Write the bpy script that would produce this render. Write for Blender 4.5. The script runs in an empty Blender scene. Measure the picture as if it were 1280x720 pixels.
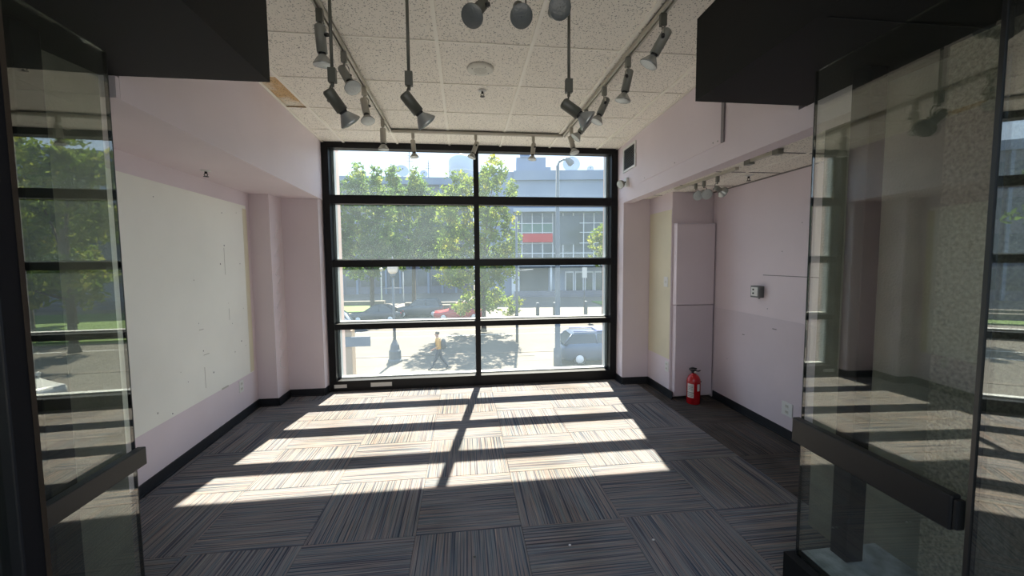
import bpy, bmesh, math, random
import numpy as np
from mathutils import Vector, Matrix
random.seed(7); RNG = np.random.default_rng(7)
SC = bpy.context.scene
COL = SC.collection

# ------------------------------------------------------------------ camera
F_PX, YAW, PITCH, ROLL, EYE = 500.6, 0.1184, -0.0676, -0.008, 1.5568
cd = bpy.data.cameras.new('camera'); cam = bpy.data.objects.new('camera', cd); COL.objects.link(cam)
cd.sensor_fit = 'HORIZONTAL'; cd.sensor_width = 36.0; cd.lens = F_PX / 1280 * 36.0
cd.clip_start = 0.02; cd.clip_end = 500
cy, sy, cp, sp = math.cos(YAW), math.sin(YAW), math.cos(PITCH), math.sin(PITCH)
fw = Vector((sy*cp, cy*cp, sp)); rt = Vector((cy, -sy, 0)); up = rt.cross(fw)
c_, s_ = math.cos(ROLL), math.sin(ROLL)
rt, up = c_*rt + s_*up, c_*up - s_*rt
M = Matrix((rt, up, -fw)).transposed().to_4x4(); M.translation = (0, 0, EYE)
cam.matrix_world = M
SC.camera = cam

# ------------------------------------------------------------------ sky, sun, exposure
SC.view_settings.view_transform = 'Standard'
SC.view_settings.look = 'None'
SC.view_settings.gamma = 1.0
SC.view_settings.use_curve_mapping = False
SC.view_settings.exposure = 1.35
w = bpy.data.worlds.new('world'); SC.world = w; w.use_nodes = True
nt = w.node_tree; nt.nodes.clear()
wo = nt.nodes.new('ShaderNodeOutputWorld'); bg = nt.nodes.new('ShaderNodeBackground')
tc = nt.nodes.new('ShaderNodeTexCoord'); sx = nt.nodes.new('ShaderNodeSeparateXYZ')
cr = nt.nodes.new('ShaderNodeValToRGB')
cr.color_ramp.elements[0].position = 0.0; cr.color_ramp.elements[0].color = (0.40, 0.51, 0.66, 1)
cr.color_ramp.elements[1].position = 0.75; cr.color_ramp.elements[1].color = (0.34, 0.48, 0.74, 1)
e = cr.color_ramp.elements.new(0.28); e.color = (0.46, 0.58, 0.76, 1)
nt.links.new(tc.outputs['Generated'], sx.inputs[0]); nt.links.new(sx.outputs['Z'], cr.inputs[0])
nt.links.new(cr.outputs[0], bg.inputs[0]); bg.inputs[1].default_value = 1.05
nt.links.new(bg.outputs[0], wo.inputs[0])
sd = bpy.data.lights.new('sun', 'SUN'); sun = bpy.data.objects.new('sun', sd); COL.objects.link(sun)
sd.energy = 9.4; sd.angle = math.radians(0.55); sd.color = (1.0, 0.90, 0.75)
SUN_DIR = Vector((-0.35, -2.35, -2.87)).normalized()
sun.rotation_euler = SUN_DIR.to_track_quat('-Z', 'Y').to_euler()
sun.location = (3, 12, 14)

# ------------------------------------------------------------------ helpers
class MB:
    def __init__(s): s.v = []; s.f = []; s.sm = []
    def add(s, vs, fs, smooth=False):
        o = len(s.v); s.v += [tuple(p) for p in vs]
        for f in fs: s.f.append(tuple(i + o for i in f)); s.sm.append(smooth)
        return s
    def box(s, a, b):
        x0, y0, z0 = a; x1, y1, z1 = b
        return s.add([(x0,y0,z0),(x1,y0,z0),(x1,y1,z0),(x0,y1,z0),(x0,y0,z1),(x1,y0,z1),(x1,y1,z1),(x0,y1,z1)],
            [(0,3,2,1),(4,5,6,7),(0,1,5,4),(1,2,6,5),(2,3,7,6),(3,0,4,7)])
    def cbox(s, c, d, R=None, bev=0.0):
        hx, hy, hz = d[0]/2, d[1]/2, d[2]/2
        pts = [Vector((i*hx, j*hy, k*hz)) for k in (-1,1) for i, j in ((-1,-1),(1,-1),(1,1),(-1,1))]
        if R is not None: pts = [R @ p for p in pts]
        c = Vector(c)
        return s.add([c+p for p in pts], [(0,3,2,1),(4,5,6,7),(0,1,5,4),(1,2,6,5),(2,3,7,6),(3,0,4,7)])
    def prism(s, poly, z0, z1):
        a = sum(poly[i][0]*poly[(i+1)%len(poly)][1]-poly[(i+1)%len(poly)][0]*poly[i][1] for i in range(len(poly)))
        if a < 0: poly = poly[::-1]
        n = len(poly)
        vs = [(x,y,z0) for x,y in poly]+[(x,y,z1) for x,y in poly]
        fs = [tuple(range(n-1,-1,-1)), tuple(range(n,2*n))]+[(i,(i+1)%n,n+(i+1)%n,n+i) for i in range(n)]
        return s.add(vs, fs)
    def prism_y(s, poly, y0, y1):   # poly in (x,z)
        m = MB().prism(poly, 0, 1)
        vs = [(x, y1 if zz == 0 else y0, y) for x, y, zz in m.v]
        return s.add(vs, m.f)
    def lathe(s, prof, o=(0,0,0), axis=(0,0,1), n=16, smooth=True, caps=True):
        axis = Vector(axis).normalized(); o = Vector(o)
        u = axis.orthogonal().normalized(); v = axis.cross(u)
        vs = []; fs = []
        for r, h in prof:
            for k in range(n):
                a = 2*math.pi*k/n
                vs.append(o + axis*h + (u*math.cos(a)+v*math.sin(a))*r)
        for i in range(len(prof)-1):
            for k in range(n):
                fs.append((i*n+k, i*n+(k+1)%n, (i+1)*n+(k+1)%n, (i+1)*n+k))
        s.add(vs, fs, smooth)
        if caps:
            b = len(s.v)-len(vs)
            s.f.append(tuple(b+k for k in range(n-1,-1,-1))); s.sm.append(False)
            e = b+(len(prof)-1)*n
            s.f.append(tuple(e+k for k in range(n))); s.sm.append(False)
        return s
    def cyl(s, a, b, r0, r1=None, n=12, smooth=True):
        a = Vector(a); b = Vector(b); d = b-a
        return s.lathe([(r0,0),(r0 if r1 is None else r1, d.length)], a, d, n, smooth)
    def tube(s, pts, r, n=8):
        for a, b in zip(pts[:-1], pts[1:]): s.cyl(a, b, r, n=n)
        return s
    def sphere(s, c, r, n=12, m=8, sc=(1,1,1)):
        vs = []; fs = []
        for i in range(m+1):
            t = math.pi*i/m
            for k in range(n):
                a = 2*math.pi*k/n
                vs.append((c[0]+r*sc[0]*math.sin(t)*math.cos(a), c[1]+r*sc[1]*math.sin(t)*math.sin(a), c[2]-r*sc[2]*math.cos(t)))
        for i in range(m):
            for k in range(n):
                fs.append((i*n+k, i*n+(k+1)%n, (i+1)*n+(k+1)%n, (i+1)*n+k))
        return s.add(vs, fs, True)
    def mesh(s, name, mat):
        me = bpy.data.meshes.new(name); me.from_pydata(s.v, [], s.f); me.update()
        me.polygons.foreach_set('use_smooth', s.sm)
        for m in (mat if isinstance(mat, (list, tuple)) else [mat]): me.materials.append(m)
        return me
    def build(s, name, mat, parent=None, loc=None, bevel=0.0, label=None):
        o = bpy.data.objects.new(name, s.mesh(name, mat)); COL.objects.link(o)
        if parent is not None: o.parent = parent
        if loc is not None: o.location = loc
        if bevel:
            b = o.modifiers.new('edge', 'BEVEL'); b.width = bevel; b.segments = 2; b.limit_method = 'ANGLE'; b.angle_limit = 0.7
        if label: o['label'] = label
        return o
def tag(o, label=None, cat=None, group=None, kind=None):
    if label: o['label'] = label
    if cat: o['category'] = cat
    if group: o['group'] = group
    if kind: o['kind'] = kind
    return o
def thing(name, label, cat, loc=(0,0,0), rz=0, group=None, kind=None):
    o = bpy.data.objects.new(name, None); COL.objects.link(o); o.empty_display_size = 0.1
    o.location = loc; o.rotation_euler = (0,0,rz)
    return tag(o, label, cat, group, kind)
def struct(o, label): return tag(o, label, None, None, 'structure')
def copy_tree(o, parent=None):
    c = o.copy(); COL.objects.link(c); c.parent = parent
    for ch in list(o.children): copy_tree(ch, c)
    return c

# ------------------------------------------------------------------ materials
def new(name):
    m = bpy.data.materials.new(name); m.use_nodes = True
    t = m.node_tree; b = t.nodes['Principled BSDF']; return m, t, b
def N(t, k, **kw):
    n = t.nodes.new(k)
    for a, v in kw.items(): setattr(n, a, v)
    return n
def plain(name, col, rough=0.6, metal=0.0, spec=0.5, var=0.0, vscale=8.0, bump=0.0, bscale=60.0, emit=None):
    m, t, b = new(name)
    b.inputs['Base Color'].default_value = (*col, 1); b.inputs['Roughness'].default_value = rough
    b.inputs['Metallic'].default_value = metal; b.inputs['Specular IOR Level'].default_value = spec
    if var or bump: c = N(t, 'ShaderNodeTexCoord')
    if var:
        n = N(t, 'ShaderNodeTexNoise'); n.inputs['Scale'].default_value = vscale; n.inputs['Detail'].default_value = 5
        r = N(t, 'ShaderNodeValToRGB'); r.color_ramp.elements[0].position = .3; r.color_ramp.elements[1].position = .7
        r.color_ramp.elements[0].color = (*[max(0, x*(1-var)) for x in col], 1)
        r.color_ramp.elements[1].color = (*[min(1, x*(1+var)) for x in col], 1)
        t.links.new(c.outputs['Object'], n.inputs['Vector']); t.links.new(n.outputs['Fac'], r.inputs[0]); t.links.new(r.outputs[0], b.inputs['Base Color'])
    if bump:
        n = N(t, 'ShaderNodeTexNoise'); n.inputs['Scale'].default_value = bscale; n.inputs['Detail'].default_value = 6
        u = N(t, 'ShaderNodeBump'); u.inputs['Strength'].default_value = bump; u.inputs['Distance'].default_value = 0.01
        t.links.new(c.outputs['Object'], n.inputs['Vector']); t.links.new(n.outputs['Fac'], u.inputs['Height']); t.links.new(u.outputs[0], b.inputs['Normal'])
    return m

LILAC = plain('lilac_paint', (0.71, 0.615, 0.645), 0.55, var=0.04, vscale=1.6)
LILAC2 = plain('greyed_lilac_paint', (0.63, 0.545, 0.58), 0.55, var=0.04, vscale=2.0)
CREAM = plain('cream_primer', (0.85, 0.835, 0.76), 0.6, var=0.05, vscale=1.3)
CREAM2 = plain('yellowed_primer', (0.68, 0.62, 0.46), 0.6, var=0.05, vscale=2.5)
BASEB = plain('black_vinyl', (0.012, 0.013, 0.016), 0.45)
FRAME = plain('black_anodised', (0.006, 0.006, 0.007), 0.45, spec=0.25)
ALU = plain('pale_aluminium', (0.62, 0.63, 0.62), 0.45, var=0.06, vscale=20)
HEADER = plain('charcoal_panel', (0.0045, 0.005, 0.0052), 0.6, spec=0.25, var=0.1, vscale=3)
RAILM = plain('dark_bronze_rail', (0.011, 0.011, 0.011), 0.4, spec=0.4)
WHITE = plain('white_plastic', (0.72, 0.71, 0.68), 0.4)
OFFW = plain('ivory_enamel', (0.62, 0.60, 0.53), 0.4)
TRACKM = plain('ivory_track', (0.52, 0.49, 0.41), 0.4)
LAMPD = plain('olive_lamp_enamel', (0.085, 0.085, 0.068), 0.4)
LAMPM = plain('grey_lamp_enamel', (0.22, 0.22, 0.19), 0.4)
LAMPL = plain('ivory_lamp_enamel', (0.42, 0.39, 0.32), 0.4)
NECK = plain('black_socket', (0.012, 0.012, 0.012), 0.5)
CHROME = plain('chrome', (0.62, 0.62, 0.60), 0.2, metal=1.0)
REFLECTOR = plain('bulb_glass_silvered', (0.40, 0.41, 0.39), 0.22, metal=0.5)
LENSD = plain('bulb_lens_painted_shade', (0.13,0.14,0.14), 0.2, spec=0.6, bump=0.3, bscale=120)  # darker copy of the bulb lens, shade put into its colour
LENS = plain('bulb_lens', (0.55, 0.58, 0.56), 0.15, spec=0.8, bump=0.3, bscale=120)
DARK = plain('dark_void', (0.01, 0.01, 0.01), 0.8)
GRILLE = plain('grille_grey', (0.09, 0.10, 0.105), 0.5)
RED = plain('extinguisher_red', (0.42, 0.008, 0.012), 0.25, spec=0.6)
BLACKP = plain('black_plastic', (0.012, 0.012, 0.012), 0.35)
LABELM = plain('paper_label', (0.62, 0.60, 0.56), 0.6)
INK = plain('label_ink', (0.06, 0.06, 0.07), 0.6)
CONC = plain('exposed_concrete', (0.27, 0.245, 0.195), 0.85, var=0.45, vscale=70, bump=1.0, bscale=70)
CONC2 = plain('smooth_concrete', (0.20, 0.19, 0.155), 0.85, var=0.15, vscale=7, bump=0.35, bscale=90)
DUST = plain('plaster_dust', (0.34, 0.36, 0.38), 0.9, var=0.4, vscale=14)
BRONZE = plain('worn_bronze_edge', (0.030, 0.020, 0.012), 0.4)
SCUFF = plain('scuff_mark', (0.20, 0.18, 0.18), 0.8)
SCUFF2 = plain('faint_scuff', (0.50, 0.47, 0.41), 0.8)
GLUE = plain('pale_glue_trace', (0.74, 0.70, 0.72), 0.5)

def carpet(name='striped_carpet', soil=None):
    m, t, b = new(name)
    c = N(t, 'ShaderNodeTexCoord'); oi = N(t, 'ShaderNodeObjectInfo')
    ad = N(t, 'ShaderNodeVectorMath', operation='ADD'); sc = N(t, 'ShaderNodeVectorMath', operation='SCALE')
    t.links.new(oi.outputs['Location'], sc.inputs[0]); sc.inputs['Scale'].default_value = 7.31
    t.links.new(c.outputs['Object'], ad.inputs[0]); t.links.new(sc.outputs[0], ad.inputs[1])
    mp = N(t, 'ShaderNodeMapping'); mp.inputs['Scale'].default_value = (1.0, 120, 1)
    t.links.new(ad.outputs[0], mp.inputs[0])
    n1 = N(t, 'ShaderNodeTexNoise'); n1.inputs['Scale'].default_value = 1.0; n1.inputs['Detail'].default_value = 2.5
    t.links.new(mp.outputs[0], n1.inputs['Vector'])
    r = N(t, 'ShaderNodeValToRGB'); r.color_ramp.interpolation = 'LINEAR'
    els = [(0.30, (0.050, 0.053, 0.064)), (0.42, (0.105, 0.112, 0.130)), (0.48, (0.185, 0.182, 0.19)), (0.54, (0.30, 0.275, 0.245)), (0.60, (0.14, 0.137, 0.147)), (0.70, (0.37, 0.335, 0.29))]
    r.color_ramp.elements[0].position, r.color_ramp.elements[0].color = els[0][0], (*els[0][1], 1)
    r.color_ramp.elements[1].position, r.color_ramp.elements[1].color = els[-1][0], (*els[-1][1], 1)
    for p, q in els[1:-1]:
        x = r.color_ramp.elements.new(p); x.color = (*q, 1)
    t.links.new(n1.outputs['Fac'], r.inputs[0])
    mp2 = N(t, 'ShaderNodeMapping'); mp2.inputs['Scale'].default_value = (2.2, 70, 1); mp2.inputs['Location'].default_value = (3, 9, 0)
    n2 = N(t, 'ShaderNodeTexNoise'); n2.inputs['Scale'].default_value = 1.0; n2.inputs['Detail'].default_value = 2
    t.links.new(ad.outputs[0], mp2.inputs[0]); t.links.new(mp2.outputs[0], n2.inputs['Vector'])
    r2 = N(t, 'ShaderNodeValToRGB')
    r2.color_ramp.elements[0].position = .35; r2.color_ramp.elements[0].color = (0.80, 0.92, 1.0, 1)
    r2.color_ramp.elements[1].position = .65; r2.color_ramp.elements[1].color = (1.15, 0.98, 0.93, 1)
    t.links.new(n2.outputs['Fac'], r2.inputs[0])
    mx = N(t, 'ShaderNodeMixRGB', blend_type='MULTIPLY'); mx.inputs[0].default_value = 1
    t.links.new(r.outputs[0], mx.inputs[1]); t.links.new(r2.outputs[0], mx.inputs[2])
    # worn darker soiling with its own outline
    g = N(t, 'ShaderNodeNewGeometry'); n3 = N(t, 'ShaderNodeTexNoise'); n3.inputs['Scale'].default_value = 1.3; n3.inputs['Detail'].default_value = 6
    t.links.new(g.outputs['Position'], n3.inputs['Vector'])
    r3 = N(t, 'ShaderNodeValToRGB'); r3.color_ramp.elements[0].position = .34; r3.color_ramp.elements[0].color = (.78,.75,.70,1)
    r3.color_ramp.elements[1].position = .52; r3.color_ramp.elements[1].color = (1,1,1,1)
    t.links.new(n3.outputs['Fac'], r3.inputs[0])
    mx2 = N(t, 'ShaderNodeMixRGB', blend_type='MULTIPLY'); mx2.inputs[0].default_value = 1
    t.links.new(mx.outputs[0], mx2.inputs[1]); t.links.new(r3.outputs[0], mx2.inputs[2])
    out = mx2.outputs[0]
    if soil:
        n3.inputs['Scale'].default_value = 2.2
        r3.color_ramp.elements[0].position = .38; r3.color_ramp.elements[0].color = (soil[0]*0.6,soil[1]*0.58,soil[2]*0.55,1)
        r3.color_ramp.elements[1].position = .66; r3.color_ramp.elements[1].color = (*soil,1)
    t.links.new(out, b.inputs['Base Color'])
    b.inputs['Roughness'].default_value = 0.95; b.inputs['Specular IOR Level'].default_value = 0.1
    u = N(t, 'ShaderNodeBump'); u.inputs['Strength'].default_value = 0.5; u.inputs['Distance'].default_value = 0.004
    t.links.new(n1.outputs['Fac'], u.inputs['Height']); t.links.new(u.outputs[0], b.inputs['Normal'])
    return m
CARPET = carpet(); CARPET_SOILED = carpet('soiled_carpet', (0.52,0.49,0.45))

def ceiling_tile_mat(name, base, stain=None):
    m, t, b = new(name)
    c = N(t, 'ShaderNodeNewGeometry')
    v = N(t, 'ShaderNodeTexVoronoi'); v.inputs['Scale'].default_value = 90
    n = N(t, 'ShaderNodeTexNoise'); n.inputs['Scale'].default_value = 60; n.inputs['Detail'].default_value = 3
    t.links.new(c.outputs['Position'], v.inputs['Vector']); t.links.new(c.outputs['Position'], n.inputs['Vector'])
    ad = N(t, 'ShaderNodeMath', operation='ADD'); t.links.new(v.outputs['Distance'], ad.inputs[0]); t.links.new(n.outputs['Fac'], ad.inputs[1])
    r = N(t, 'ShaderNodeValToRGB'); r.color_ramp.elements[0].position = .70; r.color_ramp.elements[1].position = .80
    r.color_ramp.elements[0].color = (*[x*0.34 for x in base], 1); r.color_ramp.elements[1].color = (*base, 1)
    t.links.new(ad.outputs[0], r.inputs[0]); out = r.outputs[0]
    if stain:
        s = N(t, 'ShaderNodeTexNoise'); s.inputs['Scale'].default_value = 3.2; s.inputs['Detail'].default_value = 4
        t.links.new(c.outputs['Position'], s.inputs['Vector'])
        q = N(t, 'ShaderNodeValToRGB'); q.color_ramp.elements[0].position = .42; q.color_ramp.elements[0].color = (*stain, 1)
        q.color_ramp.elements[1].position = .58; q.color_ramp.elements[1].color = (1,1,1,1)
        mx = N(t, 'ShaderNodeMixRGB', blend_type='MULTIPLY'); mx.inputs[0].default_value = 1
        t.links.new(s.outputs['Fac'], q.inputs[0]); t.links.new(out, mx.inputs[1]); t.links.new(q.outputs[0], mx.inputs[2]); out = mx.outputs[0]
    t.links.new(out, b.inputs['Base Color']); b.inputs['Roughness'].default_value = 0.9
    return m
CTILE = ceiling_tile_mat('acoustic_tile', (0.88, 0.83, 0.745))
CSTAIN = ceiling_tile_mat('stained_acoustic_tile', (0.78, 0.72, 0.60), (0.80, 0.58, 0.36))
CBAR = plain('ceiling_grid_enamel', (0.90, 0.86, 0.77), 0.5)
RUSTBAR = plain('rusty_grid', (0.30, 0.18, 0.08), 0.8, var=0.4, vscale=20)

def screen_glass(name, f0, tint):
    m, t, b = new(name); t.nodes.remove(b); o = t.nodes['Material Output']
    tr = N(t, 'ShaderNodeBsdfTransparent'); tr.inputs[0].default_value = (*tint, 1)
    gl = N(t, 'ShaderNodeBsdfGlossy'); gl.inputs['Roughness'].default_value = 0.0; gl.inputs[0].default_value = (0.96, 0.96, 0.93, 1)
    lw = N(t, 'ShaderNodeLayerWeight'); lw.inputs[0].default_value = 0.5
    p = N(t, 'ShaderNodeMath', operation='POWER'); p.inputs[1].default_value = 5
    ma = N(t, 'ShaderNodeMath', operation='MULTIPLY_ADD'); ma.inputs[1].default_value = 1-f0; ma.inputs[2].default_value = f0
    mx = N(t, 'ShaderNodeMixShader')
    t.links.new(lw.outputs['Facing'], p.inputs[0]); t.links.new(p.outputs[0], ma.inputs[0]); t.links.new(ma.outputs[0], mx.inputs[0])
    t.links.new(tr.outputs[0], mx.inputs[1]); t.links.new(gl.outputs[0], mx.inputs[2]); t.links.new(mx.outputs[0], o.inputs[0])
    return m
SGLASS = screen_glass('screen_glass', 0.115, (0.86, 0.90, 0.86))
DGLASS = screen_glass('door_glass', 0.20, (0.62, 0.66, 0.64))
def dusty_glass():
    m, t, b = new('dusty_window_glass'); t.nodes.remove(b); o = t.nodes['Material Output']
    tr = N(t, 'ShaderNodeBsdfTransparent'); tr.inputs[0].default_value = (0.97, 0.99, 0.985, 1)
    tl = N(t, 'ShaderNodeBsdfTranslucent'); tl.inputs[0].default_value = (0.72, 0.90, 1.0, 1)
    c = N(t, 'ShaderNodeTexCoord'); n = N(t, 'ShaderNodeTexNoise'); n.inputs['Scale'].default_value = 2.2; n.inputs['Detail'].default_value = 8
    t.links.new(c.outputs['Object'], n.inputs['Vector'])
    ma = N(t, 'ShaderNodeMath', operation='MULTIPLY_ADD'); ma.inputs[1].default_value = 0.026; ma.inputs[2].default_value = 0.011
    t.links.new(n.outputs['Fac'], ma.inputs[0])
    mx = N(t, 'ShaderNodeMixShader'); t.links.new(ma.outputs[0], mx.inputs[0]); t.links.new(tr.outputs[0], mx.inputs[1]); t.links.new(tl.outputs[0], mx.inputs[2])
    t.links.new(mx.outputs[0], o.inputs[0])
    return m
WGLASS = dusty_glass()

# ================================================================== ROOM SHELL
ZC = 2.95
XL = lambda y: -1.535-0.042*(y-3)      # face of the left bulkhead
XR = lambda y: 1.875+0.036*(y-3)       # face of the right bulkhead
XLL = lambda y: -2.165-0.041*(y-2.83)  # left recess wall
XRR = lambda y: 2.754+0.012*(y-2.91)   # right recess wall

# ---- floor with carpet tiles
floor = struct(MB().box((-2.6,-0.55,-0.12),(3.1,5.02,-0.008)).build('floor', CONC2), 'carpeted floor of the empty shop')
CX0, CY0, S = -0.2994, 2.2334, 0.61
tile_mesh = {}
def carpet_tile(x0, x1, y0, y1, rot, soiled=False):
    w_, h_ = x1-x0, y1-y0
    cx, cyy = (x0+x1)/2, (y0+y1)/2
    dw, dh = (h_, w_) if rot else (w_, h_)
    key = (round(dw,3), round(dh,3), soiled)
    if key not in tile_mesh:
        b = 0.0022; a, d = dw/2-0.0006, dh/2-0.0006
        m = MB(); z0, z1 = -0.008, 0.0
        m.add([(-a,-d,z0),(a,-d,z0),(a,d,z0),(-a,d,z0),(-a,-d,z1-b),(a,-d,z1-b),(a,d,z1-b),(-a,d,z1-b),(-a+b,-d+b,z1),(a-b,-d+b,z1),(a-b,d-b,z1),(-a+b,d-b,z1)],
            [(0,1,5,4),(1,2,6,5),(2,3,7,6),(3,0,4,7),(4,5,9,8),(5,6,10,9),(6,7,11,10),(7,4,8,11),(8,9,10,11)])
        tile_mesh[key] = m.mesh('carpet_tile', CARPET_SOILED if soiled else CARPET)
    o = bpy.data.objects.new('carpet_tile', tile_mesh[key]); COL.objects.link(o); o.parent = floor
    o.location = (cx, cyy, 0); o.rotation_euler = (0,0,math.pi/2 if rot else 0)
XA, XB, YA, YB = -2.245, 2.775, -0.5, 4.96
for i in range(-4, 6):
    for j in range(-5, 6):
        x0, x1 = max(XA, CX0+i*S), min(XB, CX0+(i+1)*S); y0, y1 = max(YA, CY0+j*S), min(YB, CY0+(j+1)*S)
        if x1-x0 < 0.02 or y1-y0 < 0.02: continue
        carpet_tile(x0, x1, y0, y1, (i+j) % 2 != 0, i >= 4)
# crumbs on the carpet
for k, (x, y) in enumerate([(0.55,2.04),(0.03,2.02),(1.02,2.02)]):
    tag(MB().sphere((0,0,0.004), 0.006, 8, 6, (1.3,1,0.7)).build('carpet_crumb', [WHITE, LAMPD, WHITE][k], loc=(x,y,0)),
        ['tiny white crumb on the carpet nearest the left edge of the doorway', 'tiny dark crumb on the carpet', 'tiny white crumb on the carpet tile beside the right curb'][k] if False else
        ['tiny white crumb lying on a carpet tile in mid floor', 'tiny dark crumb lying on a carpet tile in mid floor', 'tiny white crumb on the carpet in front of the right black curb'][k], 'crumb')

# ---- ceiling with lay-in tiles and grid bars
ceil = struct(MB().box((-2.6,-0.55,2.985),(3.1,5.02,3.10)).build('ceiling', CTILE), 'suspended ceiling of speckled square tiles')
KX, KY, SX, SY = -0.1502, 2.6763, 0.6088, 0.6133
ctm = {}
def ceil_tile(x0, x1, y0, y1, z, parent, mat=CTILE, sag=0):
    key = (round(x1-x0,3), round(y1-y0,3), mat.name)
    if key not in ctm:
        a, d = (x1-x0)/2-0.002, (y1-y0)/2-0.002
        ctm[key] = MB().box((-a,-d,0),(a,d,0.016)).mesh('ceiling_tile', mat)
    o = bpy.data.objects.new('ceiling_tile', ctm[key]); COL.objects.link(o); o.parent = parent; o.location = ((x0+x1)/2, (y0+y1)/2, z+sag)
    return o
cxs = [KX+i*SX for i in range(-3, 5)]; cys = [KY+j*SY for j in range(-5, 5)]
CXA, CXB, CYA, CYB = -1.60, 1.93, -0.4, 5.0
for i in range(-3, 4):
    for j in range(-5, 4):
        x0, x1 = max(CXA, KX+i*SX), min(CXB, KX+(i+1)*SX); y0, y1 = max(CYA, KY+j*SY), min(CYB, KY+(j+1)*SY)
        if x1-x0 < 0.03 or y1-y0 < 0.03: continue
        st = (i == -3 and j == 1)
        o = ceil_tile(x0, x1, y0, y1, ZC+0.004, ceil, CSTAIN if st else CTILE, 0.0)
        if st: o['label'] = 'brown water-stained ceiling tile'
for x in cxs:
    if CXA < x < CXB: MB().box((x-0.012, CYA, ZC-0.008),(x+0.012, CYB, ZC+0.012)).build('grid_bar', CBAR, ceil)
for y in cys:
    if CYA < y < CYB: MB().box((CXA, y-0.006, ZC-0.002),(CXB, y+0.006, ZC+0.011)).build('grid_bar', CBAR, ceil)
for a, b in (((-1.553,3.885),(-1.36,3.897)), ((-1.383,3.30),(-1.371,3.89))):
    MB().box((a[0],a[1],ZC-0.004),(b[0],b[1],ZC-0.0005)).build('rusted_grid_bar', RUSTBAR, ceil)
# wall angle along both bulkheads
for X, s in ((XL, 1), (XR, -1)):
    p = [(X(2.05), 2.05), (X(4.98), 4.98), (X(4.98)+s*0.022, 4.98), (X(2.05)+s*0.022, 2.05)]
    struct(MB().prism(p, ZC-0.006, ZC+0.0).build('trim_%d' % (1 if s > 0 else 2), CBAR), 'thin painted angle trim where the ceiling meets the %s bulkhead' % ('plain' if s > 0 else 'grilled'))

# ---- left side
wl = struct(MB().prism([(XLL(2.0),2.0),(XLL(4.56),4.56),(-2.5,4.56),(-2.5,2.0)], 0, 2.28).build('wall_left', LILAC), 'lilac left wall with a large cream patch')
struct(MB().prism([(XL(1.98),1.98+0.03),(XL(4.83),4.83),(-2.5,4.83),(-2.5,2.01)], 2.28, ZC+0.03).build('wall_left_bulkhead', LILAC), 'lilac bulkhead over the left recess')
struct(MB().prism([(-2.5,4.55),(-2.037,4.55),(-2.037,5.02),(-2.5,5.02)], 0, 2.28).build('wall_left_pilaster', LILAC), 'lilac pilaster with faint white glue traces')
struct(MB().prism([(-2.037,4.84),(-1.643,4.84),(-1.632,5.02),(-2.037,5.02)], 0, 2.28).build('wall_left_pier', LILAC), 'lilac pier left of the window')
struct(MB().prism([(-2.5,4.83),(XL(4.83),4.83),(-1.632,5.02),(-2.5,5.02)], 2.28, ZC+0.03).build('wall_left_bulkhead_end', LILAC), 'lilac bulkhead end beside the window')
def on_left(y, z): return (XLL(y), y, z)
def left_slab(y0, y1, z0, z1, t=0.004, off=0.0):
    m = MB(); p = []
    return m.prism([(XLL(y0)+off,y0),(XLL(y1)+off,y1),(XLL(y1)+off+t,y1),(XLL(y0)+off+t,y0)], z0, z1)
cp_ = left_slab(2.05, 4.47, 0.413, 2.142, 0.003).build('primer_patch', CREAM, wl, label='large cream unpainted patch')
left_slab(4.40, 4.48, 0.42, 2.11, 0.0015, 0.003).build('primer_edge', CREAM2, wl, label='yellowed edge of the cream patch')
def left_dot(y, z, r=0.007, mat=DARK, name='screw_hole'):
    MB().lathe([(r,0),(r*0.6,0.0015)], (XLL(y)+0.003,y,z), (1,0,0), 8).build(name, mat, wl)
for y, z in [(4.02,2.02),(4.28,2.05),(3.15,2.03),(4.03,1.72),(3.55,1.42),(4.05,1.18),(4.10,0.98),(3.58,1.06),(3.62,0.82),(4.32,1.1),(3.75,0.6),(3.32,0.72),(3.40,0.62),(4.12,0.7),(4.25,0.78),(3.05,0.5),(3.2,0.44),(4.33,0.72),(3.95,1.55),(4.30,1.55)]:
    left_dot(y, z, random.choice((0.004,0.006,0.008)), random.choice((SCUFF,SCUFF,SCUFF2)))
for y0, y1, z0, z1 in [(4.02,4.026,1.45,1.70),(3.62,3.70,0.78,0.785),(3.62,3.626,0.5,0.68),(3.86,3.97,0.405,0.42),(4.05,4.056,1.02,1.13),(3.58,3.64,1.0,1.006)]:
    left_slab(y0, y1, z0, z1, 0.001, 0.003).build('scuff', SCUFF2, wl)
# glue traces on the pilaster side
pil = bpy.data.objects['wall_left_pilaster']
m = MB()
for k in range(7):
    zc = 2.0-k*0.24; pts = []
    for q in range(11):
        a = q/10*math.pi*1.7+k
        pts.append((-2.0365, 4.69+0.06*math.sin(a*1.3), zc-q*0.021+0.03*math.cos(a)))
    m.tube(pts, 0.0035, 5)
m.build('glue_trace', GLUE, pil)
MB().box((-2.0375,4.80,0.5),(-2.035,4.806,2.06)).build('glue_trace', GLUE, pil)

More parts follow.
